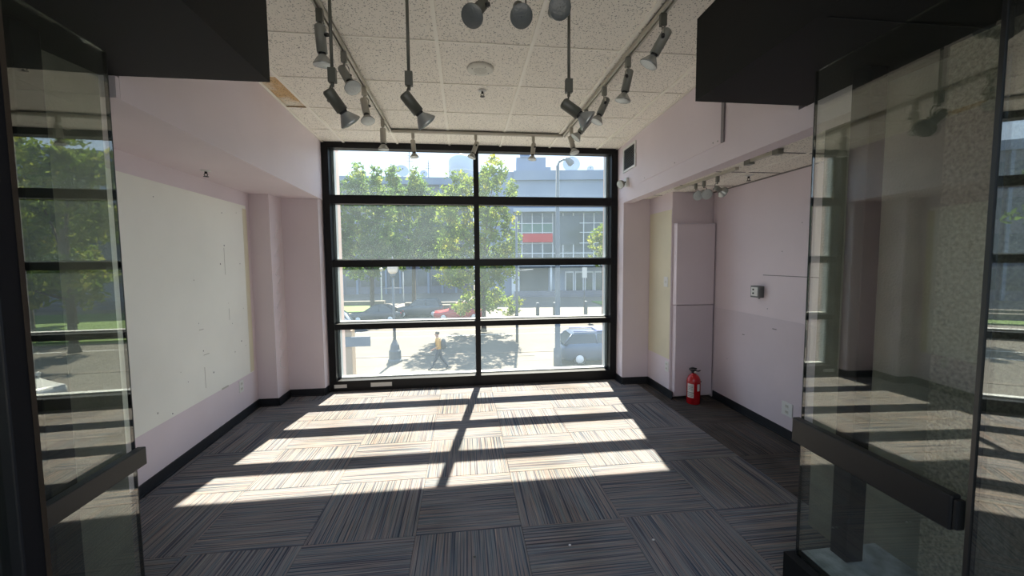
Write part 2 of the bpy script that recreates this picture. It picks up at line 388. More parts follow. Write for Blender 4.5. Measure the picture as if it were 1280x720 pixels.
# ---- right side
wr = struct(MB().prism([(XRR(2.06),2.06),(XRR(4.21),4.21),(2.95,4.21),(2.95,2.06)], 0, 2.50).build('wall_right', LILAC), 'lilac right recess wall, greyer below the dado line')
def right_slab(y0, y1, z0, z1, t=0.003, off=0.0):
    return MB().prism([(XRR(y0)-off,y0),(XRR(y1)-off,y1),(XRR(y1)-off-t,y1),(XRR(y0)-off-t,y0)], z0, z1)
right_slab(2.07, 4.135, 0.0, 1.025, 0.003).build('lower_paint', LILAC2, wr, label='duller lilac paint below the dado line')
right_slab(2.3, 3.42, 1.41, 2.29, 0.0025).build('paint_patch', LILAC, wr)
right_slab(2.3, 3.42, 1.404, 1.41, 0.003).build('paint_ridge', SCUFF, wr)
for y, z, l in [(3.255,0.923,0.05),(3.66,0.80,0.035)]:
    right_slab(y-l/2, y+l/2, z, z+0.008, 0.001, 0.003).build('scuff', SCUFF, wr)
for y, z in [(3.2,1.62),(3.0,1.85),(3.9,0.5),(3.35,1.1)]:
    MB().lathe([(0.005,0),(0.003,0.001)], (XRR(y)-0.003,y,z), (-1,0,0), 8).build('screw_hole', SCUFF, wr)
struct(MB().prism([(XR(2.06),2.06),(XR(4.75),4.75),(XR(4.75)+0.12,4.75),(XR(2.06)+0.12,2.06)], 2.25, ZC+0.03).build('wall_right_bulkhead', LILAC), 'lilac right bulkhead with a vent grille')
wrb = bpy.data.objects['wall_right_bulkhead']
struct(MB().prism([(XR(1.72),1.72),(XR(2.06),2.06),(XR(2.06)+0.12,2.06),(XR(1.72)+0.12,1.72)], 2.25, 2.373).build('wall_right_bulkhead_nose', LILAC), 'lilac end of the right bulkhead under the black header')
struct(MB().prism([(XL(1.99),1.988),(XL(2.01),2.01),(-1.585,2.01),(-1.585,1.988)], 2.28, 2.373).build('wall_left_bulkhead_nose', LILAC), 'lilac end of the left bulkhead under the black header')
def bulk_slab(y0, y1, z0, z1, t, off=0.0):
    return MB().prism([(XR(y0)-off,y0),(XR(y1)-off,y1),(XR(y1)-off-t,y1),(XR(y0)-off-t,y0)], z0, z1)
bulk_slab(2.765, 4.24, 2.395, ZC-0.012, 0.007).build('cover_board', LILAC, wrb, label='flat lilac cover board')
bulk_slab(2.728, 2.76, 2.395, ZC-0.012, 0.012).build('cover_strip', plain('mauve_grey_strip', (0.22,0.19,0.20), 0.5), wrb, label='dull mauve cover strip')
for y, z in [(2.80,2.42),(2.86,2.425),(4.10,2.42),(3.45,2.42)]:
    MB().lathe([(0.006,0),(0.004,0.002)], (XR(y)-0.007,y,z), (-1,0,0), 8).build('screw', SCUFF, wrb)
struct(MB().prism([(1.948,4.75),(2.285,4.75),(2.285,5.02),(1.955,5.02)], 0, 2.32).build('wall_right_pier', LILAC), 'lilac pier right of the window')
struct(MB().prism([(XR(4.75),4.75),(2.95,4.75),(2.95,5.02),(1.955,5.02)], 2.32, ZC+0.03).build('wall_right_bulkhead_end', LILAC), 'lilac bulkhead end above the right pier')
wc = struct(MB().prism([(2.287,4.217),(2.95,4.217),(2.95,5.02),(2.287,5.02)], 0, 2.50).build('wall_right_column', LILAC), 'lilac boxed column with a cream patch on its side')
MB().box((2.284,4.225,0.43),(2.287,4.74,2.11)).build('primer_patch', CREAM2, wc, label='narrow cream unpainted patch')
struct(MB().box((2.0,2.06,2.32),(2.95,4.75,2.40)).build('ceiling_right_recess', CTILE), 'low tiled ceiling of the right recess')
crr = bpy.data.objects['ceiling_right_recess']
ys = [2.06, 2.62, 3.23, 3.84, 4.45, 4.75]
for x0, x1 in ((2.0,2.42),(2.42,2.76)):
    for y0, y1 in zip(ys[:-1], ys[1:]):
        if y0 > 4.2 and x0 > 2.3: continue
        if y1 > 4.2 and x0 > 2.3: y1 = 4.21
        ceil_tile(x0, min(x1, 2.755), y0, y1, 2.300, crr)
for y in ys[1:-1]: MB().box((1.99,y-0.006,2.2965),(2.755,y+0.006,2.306)).build('grid_bar', SCUFF, crr)
MB().box((2.408,2.06,2.296),(2.432,4.21,2.3065)).build('grid_bar', CBAR, crr)
right_slab(2.06, 4.21, 2.29, 2.30, 0.012).build('wall_angle', SCUFF, crr)

# ---- baseboards
H = 0.085
def base_strip(name, pts, side, label):
    m = MB()
    for (a, b) in zip(pts[:-1], pts[1:]):
        a = Vector((*a,0)); b = Vector((*b,0)); d = (b-a).normalized(); n = Vector((-d.y, d.x, 0))*side
        q = [a, b, b+n*0.008, a+n*0.008]
        m.prism([(p.x,p.y) for p in q], 0.0005, H)
        q2 = [a, b, b+n*0.016, a+n*0.016]
        m.prism([(p.x,p.y) for p in q2], 0.0004, 0.012)
    return struct(m.build(name, BASEB), label)
base_strip('baseboard_left', [(XLL(2.02),2.02),(XLL(4.55),4.55)], -1, 'black vinyl baseboard along the left wall')
base_strip('baseboard_left_pier', [(-2.225,4.55),(-2.029,4.55),(-2.029,4.84),(-1.65,4.84),(-1.635,4.95)], -1, 'black vinyl baseboard around the left pilaster and pier')
base_strip('baseboard_right', [(XRR(2.08),2.08),(XRR(4.135),4.135)], 1, 'black vinyl baseboard along the right recess wall')
base_strip('baseboard_right_pier', [(2.287,4.135),(2.287,4.742),(1.956,4.742),(1.95,4.95)], 1, 'black vinyl baseboard around the right pier')

# ================================================================== WINDOW
win = thing('window_1', 'large black-framed window of eight panes over the street', None, (0.16,5.01,0), kind='structure')
def wpart(name, a, b, mat, parent=win, **k):
    o = (0.16,5.01,0)
    return MB().box(tuple(p-q for p,q in zip(a,o)), tuple(p-q for p,q in zip(b,o))).build(name, mat, parent, **k)
WX0, WX1, WY0, WY1 = -1.625, 1.952, 4.955, 5.08
XI0, XI1 = -1.548, 1.868
wpart('jamb', (WX0,WY0,0.0),(XI0,WY1,2.99), FRAME); wpart('jamb', (XI1,WY0,0.0),(WX1,WY1,2.99), FRAME)
wpart('head', (XI0,WY0,2.885),(XI1,WY1,2.99), FRAME)
wpart('sill', (XI0,WY0,0.0),(XI1,WY1,0.125), FRAME)
TR = [(0.748,0.815),(1.498,1.578),(2.245,2.345)]
for a, b in TR: wpart('transom', (XI0,WY0+0.005,a),(XI1,WY1-0.005,b), FRAME)
zs = [0.125]+[q for t_ in TR for q in t_]+[2.885]
MX0, MX1 = 0.130, 0.192
wpart('mullion', (MX0,WY0,0.125),(MX1,WY1,2.885), FRAME)
for k in range(4):
    z0, z1 = zs[2*k], zs[2*k+1]
    for xa, xb in ((XI0,MX0),(MX1,XI1)):
        wpart('pane', (xa,5.060,z0),(xb,5.066,z1), WGLASS)
        wpart('outer_ledge', (xa,5.068,z0-0.008),(xb,5.15,z0+0.016), ALU)
for x in (XI0, XI1): 
    s = 1 if x < 0 else -1
    wpart('outer_stop', (min(x,x+s*0.03),5.068,0.125),(max(x,x+s*0.03),5.14,2.885), plain('grey_gasket',(0.25,0.28,0.29),0.5) if s>0 else bpy.data.materials['grey_gasket'])
# paper labels stuck to the sill front
for a, b in ((-1.575,-1.43),(-1.15,-0.90)):
    tag(MB().box((0,-0.003,0),(b-a,0,0.042 if a<-1.3 else 0.05)).build('paper_label', LABELM, loc=(a,4.954,0.042)), 'short pale paper label low on the window sill by the left jamb' if a<-1.3 else 'longer pale paper label stuck low on the black window sill', 'label')

# ================================================================== ENTRANCE: headers, pillars, glass screens, doors
struct(MB().prism([(-2.5,-0.3),(-0.862,-0.3),(-0.862,1.995),(-2.5,1.995)], 2.375, 2.79).build('beam_left', HEADER), 'black header box over the left glass screen')
struct(MB().prism([(1.205,-0.3),(2.95,-0.3),(2.95,2.01),(1.205,2.01)], 2.375, 2.785).build('beam_right', HEADER), 'black header box over the right glass screen')
for X0_, X1_ in ((-2.5,-0.90),(1.24,2.95)):
    b_ = bpy.data.objects['beam_left' if X0_ < 0 else 'beam_right']
    MB().box((X0_, 1.28, 2.372),(X1_, 1.284, 2.3755)).build('panel_joint', DARK, b_)
struct(MB().prism([(-1.60,-0.3),(-1.60,1.42),(-1.64,1.42),(-1.555,1.985),(-2.49,1.985),(-2.49,-0.3)], 0, 2.374).build('pillar_left', CONC2), 'rough concrete pillar behind the left glass screen')
pr = struct(MB().prism([(1.98,1.40),(1.98,2.03),(2.95,2.03),(2.95,1.40)], 0, 2.374).build('pillar_right', CONC2), 'smooth concrete wall behind the right glass screen')
struct(MB().prism([(1.885,-0.3),(1.885,1.398),(2.95,1.398),(2.95,-0.3)], 0, 2.374).build('pillar_right_front', CONC), 'exposed aggregate concrete pillar behind the right glass screen')
def post(name, x, y, d, label):
    return tag(MB().box((-d/2,-d/2,0),(d/2,d/2,2.372-0.0)).build(name, FRAME, loc=(x,y,0.0), bevel=0.004), label, 'post')
post('steel_post', 1.765, 1.60, 0.085, 'black square steel post behind the right glass screen')
post('steel_post', -1.515, 1.60, 0.10, 'black square steel post behind the left glass screen')
# curbs below the screens
struct(MB().prism([(1.50,0.9),(1.50,1.665),(1.72,1.665),(1.72,0.9)], 0, 0.157).build('trim_3', HEADER), 'black curb carrying the right glass screen')
struct(MB().prism([(1.585,0.95),(1.585,1.655),(1.98,1.655),(1.98,1.40),(1.885,1.40),(1.885,0.95)], 0.0, 0.160).build('trim_4', DUST), 'dusty ledge behind the right glass screen')
struct(MB().prism([(-1.42,0.8),(-1.42,1.80),(-1.30,1.80),(-1.30,0.8)], 0, 0.157).build('trim_5', HEADER), 'black curb carrying the left glass screen')
def screen(name, x, yfar, ynear, th, label, zb, side):
    r = thing(name, label, 'glass screen', (x, yfar, 0), rz=th)
    L = yfar-ynear
    MB().box((-0.006,-L,zb),(0.006,0,2.374)).build('glass_panel', SGLASS, r)
    MB().box((-0.0065,0.0,zb),(0.0065,0.004,2.374)).build('edge_seal', BLACKP, r)
    return r, L
r, L = screen('glass_screen', 1.55, 1.64, 1.0, -0.035, 'clear glass screen with a black rail in front of the concrete pillar', 0.157, 1)
MB().box((-0.045,-L+0.02,0.708),(-0.007,0.012,0.822)).build('rail', RAILM, r, bevel=0.006)
MB().cbox((-0.026,-L+0.012,0.765),(0.030,0.016,0.096)).build('rail_end_cap', RAILM, r, bevel=0.005)
MB().box((-0.008,-L-0.006,0.157),(0.008,-L,2.374)).build('edge_seal', BLACKP, r)
r, L = screen('glass_screen', -1.365, 1.775, 0.85, 0.039, 'clear glass screen with a black rail beside the cream-patched wall', 0.157, -1)
MB().box((0.007,-L+0.02,0.725),(0.040,0.012,0.80)).build('rail', RAILM, r, bevel=0.004)
# doors swung inwards
d2 = thing('door_2', 'frameless glass door swung open at the right edge', None, (1.50,0.975,0), rz=-0.276, kind='structure')
MB().box((-0.006,-0.85,0.02),(0.006,0,2.36)).build('door_glass', DGLASS, d2)
MB().box((-0.010,-0.0,0.02),(0.010,0.014,2.36)).build('door_edge', BLACKP, d2)
d1 = thing('door_1', 'glass door with a black stile swung open at the left edge', None, (-0.965,0.96,0), rz=-0.16, kind='structure')
MB().box((-0.006,-0.85,0.05),(0.006,-0.03,2.33)).build('door_glass', SGLASS, d1)
MB().box((-0.038,-0.03,0.02),(0.032,0.02,2.36)).build('stile', FRAME, d1, bevel=0.004)
MB().box((0.0322,0.008,0.02),(0.0335,0.017,2.36)).build('worn_edge', BRONZE, d1)

# unseen open-roofed hall behind the doorway, added to bring daylight in
struct(MB().box((-5,-6,-0.12),(5.5,-0.56,-0.002)).build('floor_hall_bounce', CONC2), 'concrete floor of the unseen open-roofed hall added to bring daylight in')
struct(MB().box((-5,-6.2,0),(5.5,-6,2.96)).build('wall_back_bounce', plain('hall_bounce_wall', (0.24,0.24,0.25), 0.8)), 'plain unseen hall wall added to bounce daylight into the shop')
struct(MB().box((-2.7,-0.5,0),(-2.5,5.02,3.1)).build('wall_outer_left', CONC2), 'outer concrete wall closing the shop at the left')
struct(MB().box((2.95,-0.5,0),(3.15,5.02,3.1)).build('wall_outer_right', CONC2), 'outer concrete wall closing the shop at the right')

# ================================================================== INTERIOR FITTINGS
TRX0, TRX1, TRY = -0.752, 1.118, 4.43
def track(name, a, b, label):
    a = Vector(a); b = Vector(b); d = (b-a); L = d.length
    r = thing(name, label, 'lighting track', (a.x, a.y, ZC-0.004), rz=math.atan2(d.y, d.x))
    m = MB()
    m.box((0,-0.018,-0.030),(L,-0.006,0)); m.box((0,0.006,-0.030),(L,0.018,0)); m.box((0,-0.018,-0.008),(L,0.018,0))
    m.build('channel', TRACKM, r)
    MB().box((0.0,-0.006,-0.012),(L,0.006,-0.0081)).build('slot', SCUFF, r)
    return r
track('lighting_track', (TRX0,0.3,0),(TRX0,TRY+0.018,0), 'ivory lighting track running from the doorway to the window on the stained-tile side')
track('lighting_track', (TRX1,0.3,0),(TRX1,TRY+0.018,0), 'ivory lighting track running to the window nearest the vent grille')
track('lighting_track', (TRX0+0.02,TRY,0),(TRX1-0.02,TRY,0), 'short ivory lighting track crossing in front of the window top')
track('lighting_track', (TRX0+0.02,2.02,0),(TRX1-0.02,2.02,0), 'ivory lighting track crossing the ceiling just above the picture')
MB().box((0.05,-0.012,-0.012),(0.16,0.012,-0.009))
def lamp(x, y, aim, label, mat, ztop=ZC-0.034, rod=0.0, s=1.0, adm=None, side=1, body=0.14, bulb=0.053):
    aim = Vector(aim).normalized()
    r = thing('track_spotlight' if not rod else 'pendant_spotlight', label, 'spotlight', (x, y, ztop), group='spotlights hanging from the ceiling tracks')
    z = 0.0
    if rod:
        MB().cyl((0,0,0.002),(0,0,-rod), 0.0075, n=10).build('rod', LAMPD, r)
        MB().cyl((0,0,0.004),(0,0,-0.02), 0.018, n=14).build('rod_cap', LAMPD, r)
        z = -rod
    adm = adm or mat
    hx = aim.copy(); hx.z = 0
    hx = hx.normalized() if hx.length > 0.05 else Vector((side,0,0))
    sd_ = Vector((0,0,1)).cross(hx).normalized()
    a0 = MB().cbox((0,0,z-0.033*s), (0.036*s, 0.026*s, 0.066*s)); a0.build('track_adapter', adm, r, bevel=0.002)
    zj = z-0.066*s
    MB().cyl((0,0,zj+0.004),(0,0,zj-0.018*s), 0.008*s, n=10).build('swivel', adm, r)
    # yoke loop and knob
    P = Vector((0,0,zj-0.018*s))
    off = sd_*0.034*s*side
    ya = P+off; 
    loop = [P, P+off*0.6+Vector((0,0,0.012*s)), ya+Vector((0,0,-0.008*s)), ya+Vector((0,0,-0.055*s))]
    MB().tube(loop, 0.0042*s, 8).build('yoke', CHROME if mat is LAMPM else adm, r)
    piv = P+Vector((0,0,-0.05*s))
    MB().cyl(piv+off*0.7, piv+off*1.35, 0.010*s, n=10).build('knob', NECK, r)
    # socket can
    st_ = piv-aim*body*0.38*s
    m = MB().lathe([(0.020*s,0),(0.0265*s,0.006*s),(0.0275*s,0.012*s),(0.0275*s,body*s)], st_, aim, 20)
    soc = m.build('socket', mat, r)
    e0 = st_+aim*body*s
    MB().lathe([(0.022*s,-0.002),(0.018*s,0.014*s)], e0, aim, 16).build('neck', NECK, r)
    bl = e0+aim*0.010*s; R_ = bulb*s
    b = MB().lathe([(0.019*s,0),(0.024*s,0.006*s),(R_*0.74,0.026*s),(R_*0.96,0.043*s),(R_,0.047*s),(R_*0.98,0.052*s)], bl, aim, 24, caps=False).build('bulb', REFLECTOR, r)
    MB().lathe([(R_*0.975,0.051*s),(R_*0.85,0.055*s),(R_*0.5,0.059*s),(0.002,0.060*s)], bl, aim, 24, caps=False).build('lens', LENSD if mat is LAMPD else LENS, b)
    return r
T0 = TRX0; T1 = TRX1
lamp(T0,2.36,(0.03,0.12,-1),'grey spotlight pointing straight down beside the left black header', LAMPM, side=-1, adm=LAMPD)
lamp(T0,2.80,(0.42,-0.40,-0.75),'grey spotlight tilted down with its pale lens showing, behind the first pendant', LAMPM)
lamp(T0,3.33,(0.22,-0.30,-0.95),'small ivory spotlight third along the track from the left header', LAMPL)
lamp(T0,4.05,(0.0,0.05,-1),'ivory spotlight at the window end of the left track, pointing down', LAMPL)
lamp(-0.515,TRY,(0.08,-0.02,-1),'ivory spotlight hanging before the left half of the window', LAMPL, s=0.9)
lamp(0.145,TRY,(-0.35,-0.05,-0.9),'ivory spotlight hanging before the centre mullion, tilted', LAMPL, s=0.9)
lamp(0.775,TRY,(-0.12,-0.05,-1),'ivory spotlight hanging before the roof dishes seen outside', LAMPL, s=0.9)
lamp(T1,4.12,(0.18,-0.25,-0.95),'ivory spotlight at the window end of the right track', LAMPL, s=0.95)
lamp(T1,3.62,(-0.62,0.10,-0.75),'grey spotlight second from the window on the right track, tilted left', LAMPM)
lamp(T1,3.14,(-0.42,0.05,-0.9),'grey spotlight in the middle of the right track', LAMPM)
lamp(T1,2.68,(-0.18,0.12,-0.95),'pale grey spotlight fourth from the window on the right track', LAMPM)
lamp(T1,2.20,(-0.45,0.22,-0.85),'grey spotlight nearest the right black header, its bright lens facing down', LAMPM, adm=LAMPD)
PY = 2.02
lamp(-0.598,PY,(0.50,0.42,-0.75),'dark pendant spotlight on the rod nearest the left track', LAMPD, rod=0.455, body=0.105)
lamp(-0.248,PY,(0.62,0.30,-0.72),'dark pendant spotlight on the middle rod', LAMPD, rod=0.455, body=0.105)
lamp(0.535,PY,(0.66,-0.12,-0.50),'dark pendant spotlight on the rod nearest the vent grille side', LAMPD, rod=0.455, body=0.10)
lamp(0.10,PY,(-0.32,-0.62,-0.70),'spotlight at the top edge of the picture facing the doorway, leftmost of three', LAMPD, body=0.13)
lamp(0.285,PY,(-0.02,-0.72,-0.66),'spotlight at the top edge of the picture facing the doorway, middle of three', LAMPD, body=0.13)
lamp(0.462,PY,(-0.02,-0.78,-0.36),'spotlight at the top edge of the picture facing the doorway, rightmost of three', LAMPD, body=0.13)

# round ceiling speaker
r = thing('ceiling_speaker', 'round ivory ceiling speaker with a perforated centre', 'speaker', (0.14,3.013,ZC))
MB().lathe([(0.098,0.0),(0.096,-0.008),(0.080,-0.014),(0.052,-0.016)], (0,0,0), (0,0,1), 36, caps=False).build('ring', OFFW, r)
MB().lathe([(0.052,-0.0155),(0.03,-0.018),(0.002,-0.019)], (0,0,0), (0,0,1), 30, caps=False).build('perforated_cone', plain('perforated_metal',(0.50,0.48,0.42),0.5,var=0.35,vscale=220), r)
for a in (0.5, 2.07, 3.64, 5.21):
    MB().cyl((0.068*math.cos(a),0.068*math.sin(a),-0.0185),(0.068*math.cos(a),0.068*math.sin(a),-0.012),0.004,n=8).build('screw', SCUFF, r)
def sprinkler(x, y, z, label):
    r = thing('sprinkler_head', label, 'sprinkler', (x,y,z), group='fire sprinklers')
    MB().lathe([(0.034,0),(0.034,-0.003),(0.018,-0.010)], (0,0,0), (0,0,1), 20).build('escutcheon', WHITE, r)
    MB().cyl((0,0,-0.008),(0,0,-0.026),0.010,0.008,10).build('body', NECK, r)
    m = MB()
    for s in (-1,1): m.tube([(s*0.009,0,-0.022),(s*0.014,0,-0.034),(s*0.004,0,-0.046)], 0.0025, 6)
    m.build('frame_arm', NECK, r)
    MB().lathe([(0.019,-0.046),(0.019,-0.049)], (0,0,0), (0,0,1), 14).build('deflector', NECK, r)
sprinkler(0.171,3.385,ZC,'fire sprinkler in the ceiling below the round speaker')
sprinkler(-1.99,3.44,2.28,'fire sprinkler under the soffit above the cream patch')
sprinkler(2.53,3.35,2.300,'fire sprinkler in the low tiled ceiling beside the double spotlights')

# vent grille on right bulkhead
y0, y1, z0, z1 = 4.35, 4.73, 2.60, 2.885
r = thing('vent_grille', 'white-framed air vent grille high beside the window', 'vent', (XR(4.54)-0.001, 4.54, z0), rz=-0.036)
hy = (y1-y0)/2; hz = z1-z0
for a, b in (((-0.014,-hy,0),(0,hy,0.024)),((-0.014,-hy,hz-0.024),(0,hy,hz)),((-0.014,-hy,0.024),(0,-hy+0.024,hz-0.024)),((-0.014,hy-0.024,0.024),(0,hy,hz-0.024))):
    MB().box(a,b).build('frame', WHITE, r)
MB().box((-0.003,-hy+0.024,0.024),(-0.001,hy-0.024,hz-0.024)).build('backing', DARK, r)
for k in range(14):
    zz = 0.033+k*(hz-0.06)/13
    MB().add([(-0.011,-hy+0.024,zz),(-0.004,-hy+0.024,zz+0.010),(-0.004,hy-0.024,zz+0.010),(-0.011,hy-0.024,zz),(-0.011,-hy+0.024,zz-0.002),(-0.004,-hy+0.024,zz+0.008),(-0.004,hy-0.024,zz+0.008),(-0.011,hy-0.024,zz-0.002)],
        [(0,1,2,3),(7,6,5,4),(0,3,7,4),(1,5,6,2),(0,4,5,1),(3,2,6,7)]).build('slat', GRILLE, r)

# small emergency spotlight on bulkhead end
r = thing('emergency_light', 'small grey emergency light on the bulkhead below the vent grille', 'wall light', (XR(4.6),4.60,2.47))
MB().box((-0.03,-0.035,-0.05),(0,0.035,0.05)).build('mount_plate', WHITE, r, bevel=0.003)
MB().cyl((-0.03,0,0),(-0.06,0,-0.005),0.011,n=10).build('arm', NECK, r)
am = Vector((-0.75,-0.35,-0.35)).normalized()
h_ = MB().lathe([(0.022,0),(0.040,0.018),(0.048,0.045),(0.050,0.058)], (-0.055,0,-0.01), am, 18).build('head', LAMPM, r)
MB().lathe([(0.046,0.0585),(0.03,0.064),(0.002,0.066)], (-0.055,0,-0.01), am, 18, caps=False).build('lens', LENS, h_)

# recess track with lamps
r = thing('lighting_track', 'ivory lighting track with spotlights under the low recess ceiling', 'lighting track', (2.20,3.05,2.298))
MB().box((-0.016,0,-0.022),(0.016,0.95,0)).build('channel', TRACKM, r)
r = thing('lighting_track', 'short empty lighting track stub under the low recess ceiling', 'lighting track', (2.13,2.52,2.298))
MB().box((-0.016,0.02,-0.024),(0.016,0.30,0)).build('channel', TRACKM, r)
MB().box((-0.022,0.0,-0.034),(0.022,0.05,0)).build('end_cap', LAMPM, r)
MB().box((-0.022,0.27,-0.038),(0.022,0.33,0)).build('feed_box', LAMPM, r)
for y, aim, lb, k in [(3.63,(-0.22,-0.88,-0.32),'white-lensed spotlight in the recess nearest the column',0.9),(3.50,(-0.15,-0.86,-0.36),'white-lensed spotlight in the recess beside its twin, nearer the doorway',0.95),(3.30,(0.75,0.25,-0.30),'grey spotlight in the recess turned away towards the right wall',0.95)]:
    q = lamp(2.20, y, aim, lb, LAMPM, ztop=2.276, s=0.82*k, body=0.07, bulb=0.062)

# access panels on the column
r = thing('access_panel', 'tall two-piece lilac access panel on the column behind the fire extinguisher', 'panel', (2.54,4.217,0))
MB().box((-0.232,-0.076,1.056),(0.212,-0.001,1.942)).build('upper_panel', LILAC, r, bevel=0.004)
MB().box((-0.228,-0.073,0.032),(0.212,-0.001,1.050)).build('lower_panel', LILAC2, r, bevel=0.004)
MB().box((-0.236,-0.080,1.942),(0.212,-0.001,1.954)).build('top_lip', LILAC2, r)

# sockets and switches
def outlet(name, x, y, z, n, label, w_=0.075, h_=0.118, kind='outlet'):
    rz = 0 if n > 0 else math.pi
    r = thing(name, label, kind, (x,y,z), rz=rz)
    MB().box((0,-w_/2,-h_/2),(0.006,w_/2,h_/2)).build('cover_plate', WHITE, r, bevel=0.002)
    if 'outlet' in name:
        for s in (-1,1):
            o = MB().box((0.006,-0.017,s*0.025-0.014),(0.0085,0.017,s*0.025+0.014)).build('receptacle', OFFW, r, bevel=0.002)
            for q in (-1,1): MB().box((0.0085,q*0.007-0.0015,s*0.025-0.002),(0.0088,q*0.007+0.0015,s*0.025+0.008)).build('slot', DARK, o)
    else:
        MB().box((0.006,-0.006,-0.012),(0.013,0.006,0.012)).build('toggle', OFFW, r)
    return r
outlet('wall_outlet', XLL(4.2)+0.0005, 4.20, 0.335, 1, 'white wall outlet below the cream patch')
outlet('wall_outlet', XRR(3.075)-0.0035, 3.075, 0.26, -1, 'white double-width wall outlet low on the right recess wall', 0.115, 0.118)
outlet('light_switch', 2.2835, 4.32, 1.305, -1, 'white light switch on the narrow cream patch', 0.09, 0.115, 'switch')
outlet('wall_outlet', 2.2865, 4.27, 0.34, -1, 'lilac-white outlet below the narrow cream patch', 0.075, 0.118)
r = thing('thermostat_box', 'grey metal control box with white front on the right recess wall', 'control box', (XRR(3.455)-0.0005,3.455,1.25))
MB().box((-0.055,-0.055,-0.055),(0,0.055,0.055)).build('housing', plain('grey_steel_box',(0.15,0.155,0.15),0.45), r, bevel=0.004)
MB().box((-0.050,0.0555,-0.045),(-0.004,0.0575,0.050)).build('side_label', LABELM, r)
MB().box((-0.057,-0.04,-0.04),(-0.0551,0.045,0.042)).build('front_plate', WHITE, r)
for k, zz in enumerate((0.02,-0.015)): MB().cyl((-0.0571,0.012,zz),(-0.063,0.012,zz),0.008,n=10).build('button', NECK, r)
MB().cyl((-0.03,-0.03,-0.055),(-0.03,-0.03,-0.066),0.008,n=10).build('conduit_nut', LAMPM, r)

# fire extinguisher
r = thing('fire_extinguisher', 'red fire extinguisher standing on the carpet by the access panel', 'extinguisher', (2.45,4.0,0.0))
R0 = 0.070
cyl_ = MB().lathe([(R0-0.006,0.0),(R0,0.006),(R0,0.245),(R0*0.96,0.268),(R0*0.80,0.292),(R0*0.55,0.312),(0.024,0.322),(0.022,0.335)], (0,0,0), (0,0,1), 28).build('cylinder', RED, r)
def arc_label(a0, a1, z0, z1, rr, mat, name, parent):
    m = MB(); n = 10; vs = []
    for k in range(n+1):
        a = a0+(a1-a0)*k/n
        vs += [(rr*math.cos(a),rr*math.sin(a),z0),(rr*math.cos(a),rr*math.sin(a),z1)]
    m.add(vs, [(2*k,2*k+2,2*k+3,2*k+1) for k in range(n)], True)
    return m.build(name, mat, parent)
va = math.atan2(-4.0,-2.45)
arc_label(va-0.95, va+0.05, 0.075, 0.225, R0+0.0008, LABELM, 'paper_label', cyl_)
arc_label(va-0.95, va+0.05, 0.128, 0.134, R0+0.0014, INK, 'label_print', cyl_)
for zz in (0.20,0.186,0.172,0.158,0.115,0.102,0.09): arc_label(va-0.88, va-0.05, zz, zz+0.004, R0+0.0014, INK, 'label_print', cyl_)
arc_label(va+0.55, va+1.0, 0.15, 0.225, R0+0.0008, LABELM, 'small_label', cyl_)
MB().lathe([(0.024,0.333),(0.024,0.352),(0.018,0.362)], (0,0,0), (0,0,1), 16).build('valve', BLACKP, r)
MB().prism_y([(-0.055,0.372),(-0.045,0.386),(-0.01,0.394),(0.03,0.384),(0.03,0.372),(-0.01,0.378)], -0.010, 0.010).build('lever', BLACKP, r)
MB().prism_y([(-0.035,0.352),(0.02,0.352),(0.02,0.370),(-0.05,0.362)], -0.011, 0.011).build('carry_handle', BLACKP, r)
MB().tube([(0.015,-0.004,0.355),(0.045,-0.012,0.352),(0.066,-0.018,0.362)], 0.006, 8).build('nozzle', BLACKP, r)
MB().lathe([(0.012,0),(0.012,0.008)], (0.0,-0.024,0.345), (0,-1,0), 12).build('gauge', OFFW, r)
MB().tube([(0.05,-0.03,0.25),(0.066,-0.03,0.248),(0.070,-0.028,0.235)], 0.004, 6).build('hose_clip', BLACKP, r)
#EXTERIOR
# ================================================================== OUTSIDE
G = -3.4
PAVE = plain('pale_pavement', (0.112, 0.098, 0.080), 0.9, var=0.12, vscale=0.5)
ROADM = plain('worn_asphalt', (0.100, 0.089, 0.074), 0.9, var=0.12, vscale=0.7)
KERB = plain('kerb_brown', (0.14, 0.115, 0.09), 0.9)
PLAZA = plain('plaza_stone', (0.135, 0.12, 0.102), 0.9, var=0.1, vscale=0.4)
LAWN = plain('lawn_green', (0.10, 0.17, 0.035), 0.95, var=0.3, vscale=3)
PINK = plain('pink_render', (0.50, 0.38, 0.34), 0.8, var=0.06, vscale=6)
BWALL = plain('grey_blue_facade', (0.20, 0.24, 0.32), 0.8, var=0.05, vscale=0.3)
BWALL2 = plain('grey_violet_facade', (0.16, 0.16, 0.19), 0.8, var=0.1, vscale=0.3)
BTRIM = plain('white_mullion', (0.62, 0.63, 0.64), 0.6)
BGLASS = plain('facade_glass', (0.045, 0.065, 0.085), 0.12, spec=0.7)
GGLASS = plain('green_facade_glass', (0.06, 0.14, 0.11), 0.15, spec=0.7)
REDS = plain('red_sign', (0.50, 0.02, 0.03), 0.5)
POLEM = plain('grey_pole', (0.10, 0.115, 0.13), 0.6)
GLOBE = plain('lamp_globe', (0.70, 0.62, 0.50), 0.4)
BARK = plain('bark', (0.075, 0.055, 0.04), 0.95, var=0.3, vscale=6)
DISHM = plain('dish_white', (0.46, 0.50, 0.56), 0.6)
TAN = plain('tan_panel', (0.34, 0.25, 0.17), 0.7)
SIGNB = plain('blue_grey_sign', (0.10, 0.13, 0.17), 0.6)
RUBBER = plain('tyre', (0.02, 0.02, 0.02), 0.8)
CARGLASS = plain('car_glass', (0.03, 0.04, 0.05), 0.08, spec=0.8)
